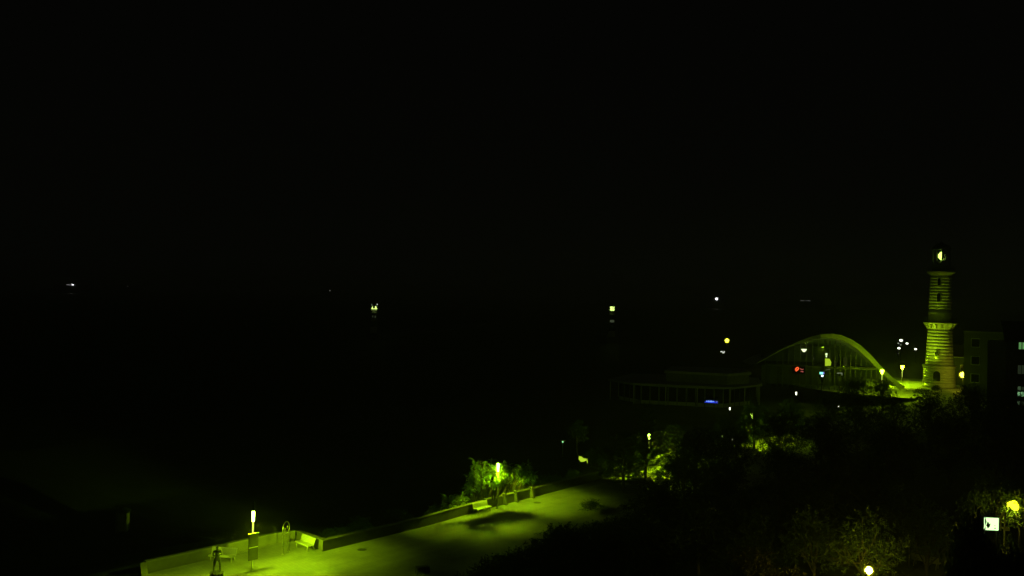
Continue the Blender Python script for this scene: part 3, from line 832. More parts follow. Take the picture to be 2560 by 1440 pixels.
pendant('small pendant with pale stem near the mullions of the hall', 2113.5, 896, [(.04, -.9), (.08, -.3), (.22, .0), (.25, .2), (.1, .25)], emit('indoor_lamp_dim', (.8, 1, .4), 1.2))

# ------------------------------------------------------------------ neon signs
def sign(name, label, loc, rz=0): return thing(name, label, 'neon sign', loc, rz)
E_RED = emit('neon_red', (1.0, .12, .03), 1.6); E_PINK = emit('neon_pink', (1.0, .22, .16), .5)
p = V(1997, 925, 178)
rsn = sign('neon_sign', 'red neon sign with a glowing swirl and small bars', p)
k = 178 / F_PX
def pxl(pts, cx, cy): return [((x - cx) * k, 0, -(y - cy) * k) for x, y in pts]
MB().box((0, .2, 0), (2.6, .12, 1.5)).build('backing', M_DARK, rsn)
MB().tube(pxl([(1989, 926), (1990, 921), (1994, 918.5), (1996.5, 920.5), (1995.5, 923.5), (1992, 926), (1990, 928)], 1997, 925), .11, 8).build('swirl', E_RED, rsn)
mb = MB(); mb.tube(pxl([(2001, 921), (2003, 923.5), (2006, 924), (2008.5, 922.5)], 1997, 925), .07, 6); mb.build('bar', E_PINK, rsn)
mb = MB(); mb.tube(pxl([(2002, 929), (2005, 928.5), (2008.5, 929.5)], 1997, 925), .08, 6); mb.build('bar', E_PINK, rsn)
MB().tube([(0, .2, -.7), (0, .2, -p.z)], .09, 8).build('post', M_DARK, rsn)
k = 170 / F_PX; p = V(2055, 936, 170)
csn = sign('light_box', 'small cyan and violet light box near the red neon sign', p); csn['category'] = 'light box'
MB().box((0, .15, -.05), (1.15, .14, 1.1)).build('casing', M_DARK, csn)
MB().box((-.12, .05, .22), (.62, .05, .42)).build('cyan_panel', emit('panel_cyan', (.25, .95, .75), 1.6), csn)
MB().box((.33, .05, .24), (.2, .05, .4)).build('violet_panel', emit('panel_violet', (.3, .3, 1.0), .9), csn)
MB().box((.08, .05, -.28), (.38, .05, .3)).build('white_panel', emit('panel_white', (.75, .95, .9), 3), csn)
MB().tube([(0, .15, -.55), (0, .15, -p.z)], .07, 8).build('post', M_DARK, csn)
# pale angle of light to the right of it
p = V(2099, 933, 170)
an = thing('awning_light', 'thin pale strip light bent down at one end under the hall', 'strip light', p)
mb = MB(); mb.bar((-.5, 0, -.02), (.5, 0, .04), .06, .14); mb.bar((.46, 0, 0), (.46, 0, -.42), .06, .1); mb.build('tube', emit('strip_dim', (.7, .85, .5), .28), an)
MB().tube([(0, .1, 0), (0, .1, -p.z)], .05, 6).build('post', M_DARK, an)

# ------------------------------------------------------------------ low pavilion with the blue sign
PY = 162.0
pc = V(1840, 1020, PY)
pav = thing('low_pavilion', 'dark flat roofed pavilion in two stepped tiers with window strips', 'building', (pc.x, PY, 0))
po = Vector(pav.location)
def PV(px, py, Y): 
    q = V(px, py, Y) - po; return Vector((q.x, q.y, 0))
tier = [PV(1840, 0, PY + 1), PV(1897, 0, PY + 5.5), PV(1880, 0, PY + 14), PV(1700, 0, PY + 16), PV(1680, 0, PY + 5)]
low = [PV(1850, 0, PY - 3), PV(1925, 0, PY + 4), PV(1915, 0, PY + 18), PV(1600, 0, PY + 21), PV(1540, 0, PY + 8), PV(1600, 0, PY + 1)]
def inset(poly, d):
    c = sum(poly, Vector()) / len(poly); return [p + (c - p).normalized() * d for p in poly]
M_PAV = mat('pavilion_paint', (.42, .42, .40), .7, var=.15, scale=.7)
ZL, ZU = 3.9, 6.0
MB().prism(inset(low, 2.2), 0, ZL - .35).build('lower_wall', M_PAV, pav)
MB().prism(low, ZL - .35, ZL).build('lower_roof', M_PAV, pav)
MB().prism(inset(tier, .4), ZL, ZU - .45).build('upper_wall', mat('pavilion_cladding', (.2, .2, .19), .7, var=.3, scale=1.5), pav)
MB().prism(tier, ZU - .45, ZU).build('parapet', M_PAV, pav)
il = inset(low, 2.2); mb = MB(); mg = MB()
for a, b in zip(il, il[1:] + il[:1]):
    L = (b - a).length; nn = max(2, int(L / 1.6)); d = (b - a).normalized(); out = Vector((d.y, -d.x, 0))
    c = sum(il, Vector()) / len(il)
    if out.dot(a - c) < 0: out = -out
    for j in range(nn):
        p0 = a + d * (L * j / nn + .12); p1 = a + d * (L * (j + 1) / nn - .12)
        mg.bar(p0 + out * .03 + Vector((0, 0, 2.0)), p1 + out * .03 + Vector((0, 0, 2.0)), .04, 2.6)
        mb.box(a + d * (L * j / nn) + out * .05 + Vector((0, 0, 1.77)), (.1, .1, 3.5))
mg.build('windows', M_DGLASS, pav); mb.build('mullions', mat('mullion_paint', (.07, .07, .065), .5), pav)
mb = MB()
for a, b in zip(low, low[1:] + low[:1]):
    nn = max(1, int((b - a).length / 4.5))
    for j in range(nn):
        q = (a + (b - a) * j / nn); c = sum(low, Vector()) / len(low); q = q + (c - q).normalized() * .5
        mb = MB(); mb.lathe([(.1, 0), (.1, ZL - .35)], 10, (q.x, q.y, 0)); mb.build('column', M_WHITE, pav)
p = V(1779, 1003.5, PY - 3.6); k = (PY - 3.6) / F_PX
bsn = sign('neon_sign', 'short row of blue neon letters on the pavilion front', p)
E_BLUE = emit('neon_blue', (.03, .06, 1.0), 1.2); E_BLUE2 = emit('neon_blue_core', (.14, .27, 1.0), 2.2); E_BDIM = emit('neon_blue_dim', (.15, .2, .8), 1.0)
MB().box((0, .2, .02), (2.6, .1, .6)).build('backing', M_DARK, bsn)
for (x, wd, ht, m_) in ((-.86, .26, .16, E_BLUE2), (-.5, .3, .24, E_BLUE2), (-.1, .36, .26, E_BLUE2), (.28, .3, .18, E_BLUE2), (.52, .1, .24, E_BLUE), (.82, .13, .26, E_BDIM), (1.0, .12, .2, E_BDIM)):
    mb = MB(); mb.bar((x - wd / 2, 0, -.03 * x - .04), (x + wd / 2, 0, -.03 * x - .04), .05, ht * .5); mb.bar((x, 0, ht / 2 - .03 * x), (x, 0, -ht / 2 - .03 * x), .05, wd * .5)
    mb.build('letter', m_, bsn)
MB().tube([(-1.25, 0, -.16), (0, 0, -.22), (1.1, 0, -.25)], .04, 6).build('underline', E_BLUE, bsn)
MB().tube([(-1.2, .22, -.2), (-1.2, .22, -p.z)], .05, 6).build('post', M_DARK, bsn)
MB().tube([(1.2, .22, -.2), (1.2, .22, -p.z)], .05, 6).build('post', M_DARK, bsn)

# ------------------------------------------------------------------ lighthouse
lh = thing('lighthouse', 'tall round white tiled lighthouse with two galleries and a lit lantern', 'lighthouse', LH)
s_ = LH.y / F_PX                              # metres per photograph pixel at the tower
hz = lambda py: 20 - (py - (735.5 + (2346 - 1280) * .0218)) * s_ if False else V(2346, py, LH.y).z
def course(prof_r0, prof_r1, z0, z1, step, g=.05):
    out = []; n_ = max(1, round((z1 - z0) / step))
    for i in range(n_):
        a, b = z0 + (z1 - z0) * i / n_, z0 + (z1 - z0) * (i + 1) / n_
        ra = prof_r0 + (prof_r1 - prof_r0) * i / n_; rb = prof_r0 + (prof_r1 - prof_r0) * (i + 1) / n_
        out += [(ra, a + .05), (rb, b - .05), (rb - g, b - .05), (rb - g, b + .05)]
    return out
zb, zc1, zg1, zg2, zl0, zl1 = 0, hz(914), hz(806), hz(680), hz(664), hz(616)
M_TILE = mat('glazed_white_brick', (.50, .50, .47), .35, var=.14, scale=1.2)
M_BAND = mat('dark_band_brick', (.13, .13, .12), .5, var=.2, scale=2)
MB().lathe([(3.6, 0), (3.6, .5)] + course(3.52, 3.38, .5, zc1 - .5, .62), 48).build('base_drum', M_TILE, lh)
MB().lathe([(3.42, zc1 - .5), (3.55, zc1 - .45), (3.55, zc1 - .12), (3.7, zc1 - .08), (3.7, zc1), (3.05, zc1 + .3)], 48).build('cornice', M_TILE, lh)
MB().lathe(course(3.05, 2.62, zc1 + .3, zg1 - 1.6, .72, .025), 48).build('lower_shaft', M_TILE, lh)
mb = MB(); mb.lathe([(2.62, zg1 - 1.6), (2.66, zg1 - .35), (3.6, zg1 - .3), (3.66, zg1 - .05), (3.66, zg1)], 48)
mb.build('lower_gallery', M_TILE, lh)
mb = MB()
for i in range(16):
    a = 2 * PI * i / 16; ca, sa = math.cos(a), math.sin(a); t_ = Vector((-sa, ca, 0)) * .16
    poly = [Vector((ca * r_, sa * r_, z)) - t_ for r_, z in ((2.55, zg1 - 1.5), (2.8, zg1 - 1.45), (3.5, zg1 - .33), (2.55, zg1 - .33))]
    mb.extrude(poly, t_ * 2)
mb.build('corbels', M_TILE, lh)
def railing(r_, z, h, nm):
    mb = MB()
    for i in range(28):
        a = 2 * PI * i / 28; mb.tube([(r_ * math.cos(a), r_ * math.sin(a), z), (r_ * math.cos(a), r_ * math.sin(a), z + h)], .02, 5)
    for zz in (.35, .7, 1.0):
        mb.tube([(r_ * math.cos(2 * PI * i / 40), r_ * math.sin(2 * PI * i / 40), z + h * zz) for i in range(41)], .022, 5, False)
    mb.build(nm, M_DARK, lh)
railing(3.5, zg1, 1.1, 'lower_railing')
zs0 = zg1 + 2.0
MB().lathe([(2.55, zg1), (2.55, zs0), (2.62, zs0 + .1), (2.62, zs0 + .35)] + course(2.5, 2.28, zs0 + .4, zg2 - 1.0, .72, .02) + [(2.3, zg2 - .8)], 48).build('upper_shaft', M_TILE, lh)
MB().lathe([(2.3, zg2 - .8), (2.5, zg2 - .7), (2.5, zg2 - .45), (2.85, zg2 - .35), (3.05, zg2 - .1), (3.05, zg2 + .12)], 48).build('upper_gallery', M_TILE, lh)
railing(2.95, zg2 + .12, 1.1, 'upper_railing')
MB().lathe([(2.0, zg2 + .1), (2.0, zl0), (2.05, zl0), (2.05, zl0 + .1)], 32).build('lantern_base', M_BAND, lh)
ML = hz(624)
MB().lathe([(1.9, zl0 + .1), (1.9, ML)], 24).build('lantern_glass', M_GLASS, lh)
mb = MB()
for i in range(12):
    a = 2 * PI * i / 12 + .13; mb.tube([(1.93 * math.cos(a), 1.93 * math.sin(a), zl0 + .1), (1.93 * math.cos(a), 1.93 * math.sin(a), ML)], .05, 6)
mb.build('lantern_bars', M_DARK, lh)
MB().lathe([(2.15, ML), (2.2, ML + .15), (1.9, ML + .7), (1.2, ML + 1.3), (.3, ML + 1.6), (.25, ML + 1.9), (.05, ML + 2.0), (.03, ML + 3.2)], 32).build('dome', M_DARK, lh)
# lens: half bowl opened to the camera's left, bright mirror in it
zc = hz(640)
mb = MB(); prof = []
pts = []
for i in range(13):
    a = -PI / 2 + PI * i / 12; pts.append((math.cos(a) * .5, math.sin(a) * 1.3))
mb2 = MB(); mb2.lathe([(.4, -.85), (.75, -.58), (1.02, -.3), (1.22, 0), (1.0, .05), (.6, .08), (1e-4, .1)], 24)
E_LENS = emit('lens_glow', (.6, 1.0, .12), 5)
le = mb2.build('lens', E_LENS, lh); le.location = (-.12, -.35, zc); le.rotation_euler = (0, R(88), R(-24)); le.scale = (.85, .85, .8)
le2 = MB().lathe([(1e-4, -1.15), (.22, -1.05), (.4, -.85)], 24).build('lens_side', emit('lens_glow_dim', (.55, 1.0, .06), .5), lh); le2.location = le.location; le2.rotation_euler = le.rotation_euler; le2.scale = le.scale
MB().lathe([(1.33, -.05), (1.36, 0), (1.33, .12)], 24).build('lens_ring', M_DARK, lh)
lr = kids(lh)[-1]; lr.location = (-.08, -.35, zc); lr.rotation_euler = (0, R(92), R(-24))
MB().lathe([(.3, zl0 + .1), (.3, zc - 1.0)], 12).build('lens_pedestal', M_DARK, lh)
# windows, arched, turned a little to the left
def tower_window(py, r_, hh, ww, turn, nm='window'):
    a = math.atan2(-LH.y, -LH.x) + turn; zc_ = hz(py)
    M_ = Matrix.Rotation(a + PI / 2, 3, 'Z')
    out = Vector((math.cos(a), math.sin(a), 0))
    def arch(wd, ht, grow):
        q = [(-wd / 2 - grow, -ht / 2 - grow), (wd / 2 + grow, -ht / 2 - grow), (wd / 2 + grow, ht / 2 - wd / 2)]
        q += [((wd / 2 + grow) * math.cos(b), ht / 2 - wd / 2 + (wd / 2 + grow) * math.sin(b)) for b in [PI * j / 8 for j in range(1, 8)]]
        q += [(-wd / 2 - grow, ht / 2 - wd / 2)]
        return [M_ @ Vector((x, 0, z)) for x, z in q]
    base = out * (r_ - .25) + Vector((0, 0, zc_))
    f_ = MB().extrude([base + p for p in arch(ww, hh, .05)], out * .33).build('window_frame', M_TILE, lh)
    MB().extrude([base + out * .02 + p for p in arch(ww, hh, 0)], out * .325).build('pane', M_DGLASS, f_)
tower_window(705, 2.36, 1.7, .62, R(-8)); tower_window(744, 2.48, 1.9, .75, R(-8)); tower_window(886, 3.08, 1.75, .85, R(-10))
tower_window(938, 3.47, 2.3, 1.5, R(-8))
# annex beside it, low house with light eaves
ax = thing('keeper_house', 'low dark house with pale eaves between the lighthouse and the tall block', 'house', (V(2412, 968, 214).x, 218, 0), R(-25))
MB().box((0, 0, 3.3), (6.5, 6, 6.6)).build('wall', M_HWALL, ax)
mb = MB(); mb.extrude([(-3.8, -3.4, 6.6), (3.8, -3.4, 6.6), (3.0, 0, 9.4), (-3.0, 0, 9.4)], (0, .001, .25)); mb.extrude([(-3.8, 3.4, 6.6), (3.8, 3.4, 6.6), (3.0, 0, 9.4), (-3.0, 0, 9.4)], (0, 0, .25)); mb.build('roof', mat('dark_tiles', (.06, .045, .04), .8, var=.3, scale=3), ax)
MB().bar((-3.5, -3.4, 6.75), (3.5, -3.4, 6.75), .2, .22).build('eaves', M_WHITE, ax)
f_ = MB().box((1.2, -3.0, 4.2), (1.2, .14, 1.5)).build('window', M_WHITE, ax); MB().box((1.2, -3.05, 4.2), (1.0, .1, 1.3)).build('pane', M_DGLASS, f_)
# the floodlight that washes the shaft
fp = LH + Vector((-10.5, -5.0, 0.006))
fl = thing('floodlight', 'small ground floodlight aimed up at the lighthouse shaft', 'floodlight', fp)
aim = (LH + Vector((-1.5, -2.5, hz(848)))) - fp
MB().tube([(0, 0, 0), (0, 0, .5)], .05, 8).build('stand', M_DARK, fl)
hd = MB(); q = aim.normalized(); hd.tube([Vector((0, 0, .55)) - q * .2, Vector((0, 0, .55)) + q * .12], [.12, .2], 14); hd.build('housing', M_DARK, fl)
ld = bpy.data.lights.new('flood_beam', 'SPOT'); ld.energy = 7800; ld.color = (.58, 1.0, .01); ld.spot_size = R(44); ld.spot_blend = .95; ld.shadow_soft_size = .12
lo_ = bpy.data.objects.new('flood_beam', ld); C.objects.link(lo_); lo_.parent = fl
lo_.location = Vector((0, 0, .55)) + q * .2; lo_.rotation_euler = aim.to_track_quat('-Z', 'Y').to_euler()

# square lamps (wide glowing head on a tapering lit shaft)
E_SQ = emit('square_lamp_glow', GREEN, 200)
def square_lamp(label, px, pyh, pyb):
    g = at(px, pyb); t = thing('square_lamp', label, 'street lamp', g, 0, 'tapering lamps on the square before the lighthouse')
    zh = V(px, pyh, g.y).z
    MB().lathe([(.12, 0), (.05, .1), (.05, zh - 2.4)], 12).build('pole', M_GREYMET, t)
    MB().lathe([(.05, zh - 2.4), (.08, zh - .5)], 14).build('lit_shaft', emit('square_shaft_glow', (.8, 1, .12), 1.1), t)
    MB().lathe([(.15, zh - .5), (.30, zh), (.33, zh + .3), (.25, zh + .42)], 18).build('diffuser', E_SQ, t)
    optic_light('lamp_light', t, zh - .62, 480.0, .19)
    MB().lathe([(.34, zh + .42), (.3, zh + .5), (.03, zh + .58)], 18).build('cap', M_DARK, t)
square_lamp('tapering lamp in front of the foot of the arched roof', 2204, 929, 990)
square_lamp('tapering lamp standing alone on the square beside the lighthouse', 2255, 918, 961)

# ------------------------------------------------------------------ buildings at the edge of the picture
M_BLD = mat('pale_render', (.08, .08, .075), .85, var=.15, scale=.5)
bl = thing('corner_block', 'dim pale three storey block with dark windows behind the yellow lamp', 'building', (V(2476, 960, 190).x, 193, 0), R(-27))
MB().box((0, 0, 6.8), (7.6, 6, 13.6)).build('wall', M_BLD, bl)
MB().box((0, 0, 13.75), (8.0, 6.4, .3)).build('roof_edge', M_COPING, bl)
for x in (-1.6, 1.8):
    for z in (11.4, 7.6, 3.8):
        f_ = MB().box((x, -3.0, z), (1.7, .14, 1.9)).build('window', M_WHITE, bl); MB().box((x, -3.05, z), (1.5, .12, 1.7)).build('pane', M_DGLASS, f_)
rb = thing('lit_building', 'dark building at the picture edge with greenish lit windows', 'building', (V(2575, 960, 128).x, 132, 0))
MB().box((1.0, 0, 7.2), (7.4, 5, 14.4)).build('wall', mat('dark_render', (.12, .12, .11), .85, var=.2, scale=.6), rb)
mb = MB(); mb.extrude([(-3.1, -2.9, 14.4), (4.9, -2.9, 14.4), (4.9, 0, 17.2), (-2.2, 0, 17.2)], (0, 0, .25)); mb.build('roof', mat('dark_tiles', (.06, .045, .04), .8), rb)
ro = Vector(rb.location)
def bwin(x0, y0, x1, y1, m_):
    a = V(x0, y0, 129.5) - ro; b = V(x1, y1, 129.5) - ro
    c = (a + b) / 2; f_ = MB().box((c.x, -2.5, c.z), (abs(b.x - a.x) + .14, .08, abs(a.z - b.z) + .14)).build('window', M_GREYMET, rb)
    MB().box((c.x, -2.52, c.z), (abs(b.x - a.x), .08, abs(a.z - b.z))).build('pane', m_, f_)
E_W1 = emit('window_green', (.22, .62, .18), .42); E_W2 = emit('window_dim', (.08, .12, .06), .16); E_W3 = emit('window_mint', (.35, .8, .35), .5); E_W4 = emit('window_grey', (.2, .35, .16), .2)
for x0, y0, x1, y1, m_ in ((2547, 853, 2553, 873, E_W1), (2556, 853, 2563, 873, E_W1), (2544.5, 913, 2552, 935, E_W2), (2554, 913, 2562, 935, E_W2),
                          (2544, 966, 2551, 975.5, E_W4), (2553.5, 967, 2560, 975.5, E_W2), (2543.5, 980, 2550, 991, E_W3), (2552, 980, 2558.5, 991, E_W3), (2543, 1002, 2549, 1013, E_W4), (2553, 1004, 2559, 1013, E_W2)):
    bwin(x0, y0, x1, y1, m_)

# yellow street lamps: globe lanterns
M_HALO = bpy.data.materials.new('halo_shell'); M_HALO.use_nodes = True  # thin shell whose even emission stands in for the lamp's halo
_n = M_HALO.node_tree; _n.nodes.clear()
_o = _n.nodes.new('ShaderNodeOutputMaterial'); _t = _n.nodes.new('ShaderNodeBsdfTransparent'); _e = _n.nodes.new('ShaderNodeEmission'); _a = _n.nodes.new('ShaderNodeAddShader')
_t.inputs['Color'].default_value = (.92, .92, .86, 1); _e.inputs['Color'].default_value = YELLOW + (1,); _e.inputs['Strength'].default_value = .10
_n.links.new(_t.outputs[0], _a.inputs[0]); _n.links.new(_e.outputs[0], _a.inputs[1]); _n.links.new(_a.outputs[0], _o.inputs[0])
def globe_lamp(label, px, py, Y, r_, st_, cat='street lamp', name='globe_lamp', g0=0.0):
    p = V(px, py, Y); t = thing(name, label, cat, (p.x, p.y, g0), 0, 'yellow globe street lamps')
    z = p.z - g0
    MB().lathe([(.16, 0), (.16, .05), (.08, .4), (.05, .5), (.045, z - r_ * 1.22)], 14).build('pole', M_DARK, t)
    MB().ball((0, 0, z), r_ * .8, 8).build('bulb', emit('globe_glow_%d' % int(st_), YELLOW, st_), t)
    MB().ball((0, 0, z), r_ * 1.25, 12).build('globe', M_HALO, t)  # outer shell added round the bulb, halo painted by its emission
    MB().lathe([(r_ * .5, z + r_ * 1.2), (r_ * .4, z + r_ * 1.35), (.02, z + r_ * 1.5)], 14).build('cap', M_DARK, t)
    return t
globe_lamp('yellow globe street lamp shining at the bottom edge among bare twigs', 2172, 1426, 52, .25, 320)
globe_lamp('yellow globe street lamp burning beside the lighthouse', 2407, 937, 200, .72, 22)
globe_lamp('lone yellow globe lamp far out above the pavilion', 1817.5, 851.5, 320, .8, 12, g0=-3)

# ------------------------------------------------------------------ street corner at lower right
# sapling twigs above the globe lamp
p = V(2170, 1420, 51.2); sap = thing('sapling', 'thin forked bare sapling rising above the yellow globe lamp', 'tree', (p.x, 51.2, 0))
k = 51.2 / F_PX
def sx(px, py, dy=0): q = V(px, py, 51.2) - Vector((p.x, 51.2, 0)); return Vector((q.x, dy, q.z))
mb = MB(); mb.tube([(0.1, .3, 0), sx(2171, 1424, .3), sx(2170, 1400), sx(2169, 1390)], [.05, .035, .02, .016], 7); mb.build('trunk', M_BARK, sap)
mb = MB(); mb.tube([sx(2169, 1390), sx(2160, 1374), sx(2152, 1354)], [.016, .012, .005], 6); mb.tube([sx(2169, 1390), sx(2171, 1375), sx(2171, 1358)], [.016, .012, .005], 6)
mb.tube([sx(2170, 1395), sx(2178, 1386), sx(2186, 1378)], [.012, .009, .004], 5); mb.tube([sx(2162, 1378), sx(2166, 1366), sx(2164, 1350)], [.01, .007, .003], 5)
mb.build('twigs', M_BARK, sap)
gp = 'trees round the yellow street lamp'
RT = make_tree('reddish_tree', 'reddish leaved tree beside the yellow globe lamp', 'tree', onground(1985, 52.5), 71, 3.6, 2.2, .9, M_RED, 5500, .13, .07, gp)
dup(RT, onground(1890, 56), 2.0, 'dim reddish tree farther from the yellow globe lamp', 1.05)
RT2 = make_tree('street_tree', 'broad dim green tree above the yellow globe lamp', 'tree', onground(2170, 57), 73, 5.6, 2.6, 2.4, M_LEAF, 6500, .13, .07, gp)
dup(RT2, onground(2330, 62), 1.4, 'broad dim tree behind the bench seen from behind', .95)
dup(RT2, onground(2050, 60), 2.6, 'broad dim tree behind the reddish tree', .9)
B3 = make_tree('leafy_bush', 'spiky bush with pale tips right behind the dim bench', 'bush', V(2325, 1400, 56) * 1.0, 75, 1.9, 1.2, .2, M_LEAF, 2800, .14, .05, gp)
B3.location.z = 0
dup(B3, onground(2375, 55), 1.1, 'pale tipped bush beside the dim bench')
# slim post left of the bench
g = at(2272, 1420); sp_ = thing('slim_post', 'slim dark post between the yellow lamp and the dim bench', 'post', g)
MB().lathe([(.06, 0), (.045, .1), (.045, 2.0)], 10).build('pole', M_GREYMET, sp_); MB().ball((0, 0, 2.04), .06, 6).build('knob', M_GREYMET, sp_)

SY = 62.0; k = SY / F_PX
bp_ = V(2478, 1309, SY)
ls = thing('light_box', 'bright white light box sign with a dark frame among the trees', 'light box', (bp_.x, SY, 0), R(-6))
MB().box((0, .08, bp_.z), (37 * k, .16, 34 * k)).build('casing', M_DARK, ls, bevel=.02)
sl = MB().box((0, -.03, bp_.z - .02), (34.5 * k, .06, 31 * k)); sl.build('lit_panel', emit('light_box_glow', (.62, 1.0, .40), 1.9), ls, bevel=.03)
mb = MB(); mb.ball((.22, -.065, bp_.z - .12), .035, 5); mb.ball((.23, -.065, bp_.z - .3), .05, 5); mb.build('marks', M_DARK, ls)
for x in (-.42, .42): MB().lathe([(.04, 0), (.04, bp_.z - .4)], 10, (x, .08, 0)).build('post', M_DARK, ls)
# glowing shade added over it in place of leaves lit by an unseen lamp
E_SH = emit('leaf_glow_yellow', (.92, 1.0, .008), 9)
yl = thing('leaf_glow_lamp', 'glowing yellow shade standing in for lamplit leaves above the light box', 'street lamp', (V(2546, 1265, 66).x, 66, 0))
yo = Vector(yl.location); yz = lambda px, py: V(px, py, 66) - yo
MB().tube([(.5, .2, 0), (.5, .2, yz(2546, 1248).z), (.0, .05, yz(2546, 1250).z)], .05, 8).build('pole', M_DARK, yl)
c = yz(2535, 1263)
sh = MB().lathe([(.04, .32), (.2, .26), (.36, .02), (.40, -.16), (.38, -.18), (.34, .02), (.18, .22), (1e-4, .24)], 18); so_ = sh.build('shade', E_SH, yl); so_.location = c; so_.rotation_euler = (R(20), R(28), 0)
MB().tube([c + Vector((-.2, 0, .05)), c + Vector((-.5, 0, -.1))], [.09, .03], 8).build('leaf_glow_arm', E_SH, yl)  # glowing arm shaped like a lit leaf tip, not a lamp part
MB().lathe([(.03, -.3), (.1, -.12), (1e-4, 0)], 10, (0, 0, 0)).build('bulb', emit('yellow_bulb', (.95, 1.0, .05), 420), yl); kids(yl)[-1].location = c + Vector((.0, 0, .02))
lt = thing('lit_tree', 'young tree with big leaves lit bright yellow round the glowing shade', 'tree', (V(2549, 1300, 66.6).x, 66.6, 0))
lc = c + yo - Vector(lt.location)
MB().tube([(0, 0, 0), (0, 0, lc.z * .6), (lc.x * .6, 0, lc.z)], [.09, .07, .03], 8).build('trunk', M_BARK, lt)
crown_mesh(88, [(lc.x - .15, lc.y + .1, lc.z + .35, .7, .5, .35), (lc.x - .55, lc.y, lc.z - .1, .4, .4, .3), (lc.x + .2, lc.y, lc.z - .45, .45, .4, .3), (lc.x - .3, lc.y + .2, lc.z - 1.1, .7, .6, .5)], 420, .26, .16).build('crown', M_LEAF, lt)
# signpost
pl = thing('signpost', 'yellowish lit signpost with a round plate beside the light box', 'signpost', (V(2511, 1330, 60).x, 60, 0))
pz = lambda py: V(2511, py, 60).z
kk = 60 / F_PX
M_PYEL = mat('pale_yellow_paint', (.62, .64, .3), .5, var=.15)
MB().lathe([(.05, 0), (.045, pz(1281))], 12).build('pole', M_PYEL, pl)
MB().lathe([(.17, -.02), (.17, .02)], 20).build('round_plate', M_PYEL, pl); kids(pl)[-1].location = (-.1, -.06, pz(1285)); kids(pl)[-1].rotation_euler = (R(90), 0, 0)
MB().box((-.26, 0, pz(1308)), (.07, .05, 1.0)).build('side_post', M_PYEL, pl)
MB().box((0.08, 0, pz(1322)), (.42, .3, .22)).build('base_box', M_PYEL, pl, bevel=.02)
RT3 = dup(RT2, onground(2500, 72), .6, 'leafy tree lit yellow green above the light box', (1.0, 1.0, 1.02))
dup(B3, onground(2527, 63), .6, 'bush with bright blade leaves behind the signpost', (.9, .9, 1.55))
g = onground(2437, 67); fk = thing('forked_tree', 'forked pale tree trunk left of the light box', 'tree', g)
fz = lambda px, py: V(px, py, 67) - g
mb = MB(); mb.tube([(-.05, 0, 0), fz(2437, 1304), fz(2438, 1280), fz(2436, 1256)], [.16, .11, .08, .03], 9); mb.tube([fz(2438, 1276), fz(2447, 1268), fz(2458, 1262)], [.06, .04, .02], 7); mb.build('trunk', mat('pale_bark', (.3, .3, .24), .85, var=.3, scale=6), fk)
crown_mesh(81, [(0, 0, 4.9, 1.1, 1.0, .7), (.9, .3, 5.1, .8, .8, .6)], 1800, .13, .06).build('crown', M_LEAF, fk)
# dense clipped dark trees close to the camera, hiding the corner
cl = [(0, 0, 3.6, .72, 1.0, 1.0), (.85, 0, 2.95, .8, 1, .85), (-.5, 0, 2.6, .9, 1, 1.2), (.2, 0, 1.6, 1.2, 1.1, 1.2), (1.7, .1, 2.85, .9, .9, .85), (1.5, 0, 1.6, 1.2, 1, 1.2), (2.6, .1, 2.9, .8, .9, .8), (2.6, 0, 1.6, 1.2, 1, 1.3)]
g = onground(2437, 44); g.z = 0
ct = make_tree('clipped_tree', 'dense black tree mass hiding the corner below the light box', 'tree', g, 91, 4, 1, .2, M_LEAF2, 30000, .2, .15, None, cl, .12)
tz = V(2437, 1304, 44).z; ct.scale = (.82, .82, tz / 4.55)

# ------------------------------------------------------------------ small lights further out
E_WH = emit('far_white', (.95, 1.0, .75), 3.0); E_FAINT = emit('far_faint', (.9, 1, .8), .06); E_SPK = emit('far_speck', (.9, 1, .8), .35)
def harbour(label, px, py, Y, r_, m_, g0=0.0):
    p = V(px, py, Y); t = thing('harbour_lamp', label, 'lamp', (p.x, Y, g0), 0, 'white harbour lamps beside the arched hall')
    z = p.z - g0
    MB().lathe([(.12, 0), (.06, z - r_ * .7)], 8).build('mast', M_DARK, t)
    MB().ball((0, 0, z), r_, 6, .72).build('lantern', m_, t)
harbour('largest of the white harbour lamps beside the arched hall', 2252.5, 851, 300, .56, E_WH)
harbour('white harbour lamp to the upper right of the tapering square lamp', 2267.5, 858.7, 300, .42, E_WH)
harbour('white harbour lamp right below the largest one', 2247.5, 870.5, 290, .46, E_WH)
harbour('white harbour lamp nearest to the lighthouse shaft', 2289, 872.8, 290, .40, E_WH)
harbour('faint harbour lamp just under the largest white one', 2246, 858.3, 305, .3, E_SPK)
harbour('faintest harbour lamp in the middle of the cluster', 2252, 862, 305, .28, E_SPK)
harbour('very dim low harbour lamp under the cluster', 2246.5, 884, 305, .26, emit('far_speck_dim', (.9, 1, .8), .1))
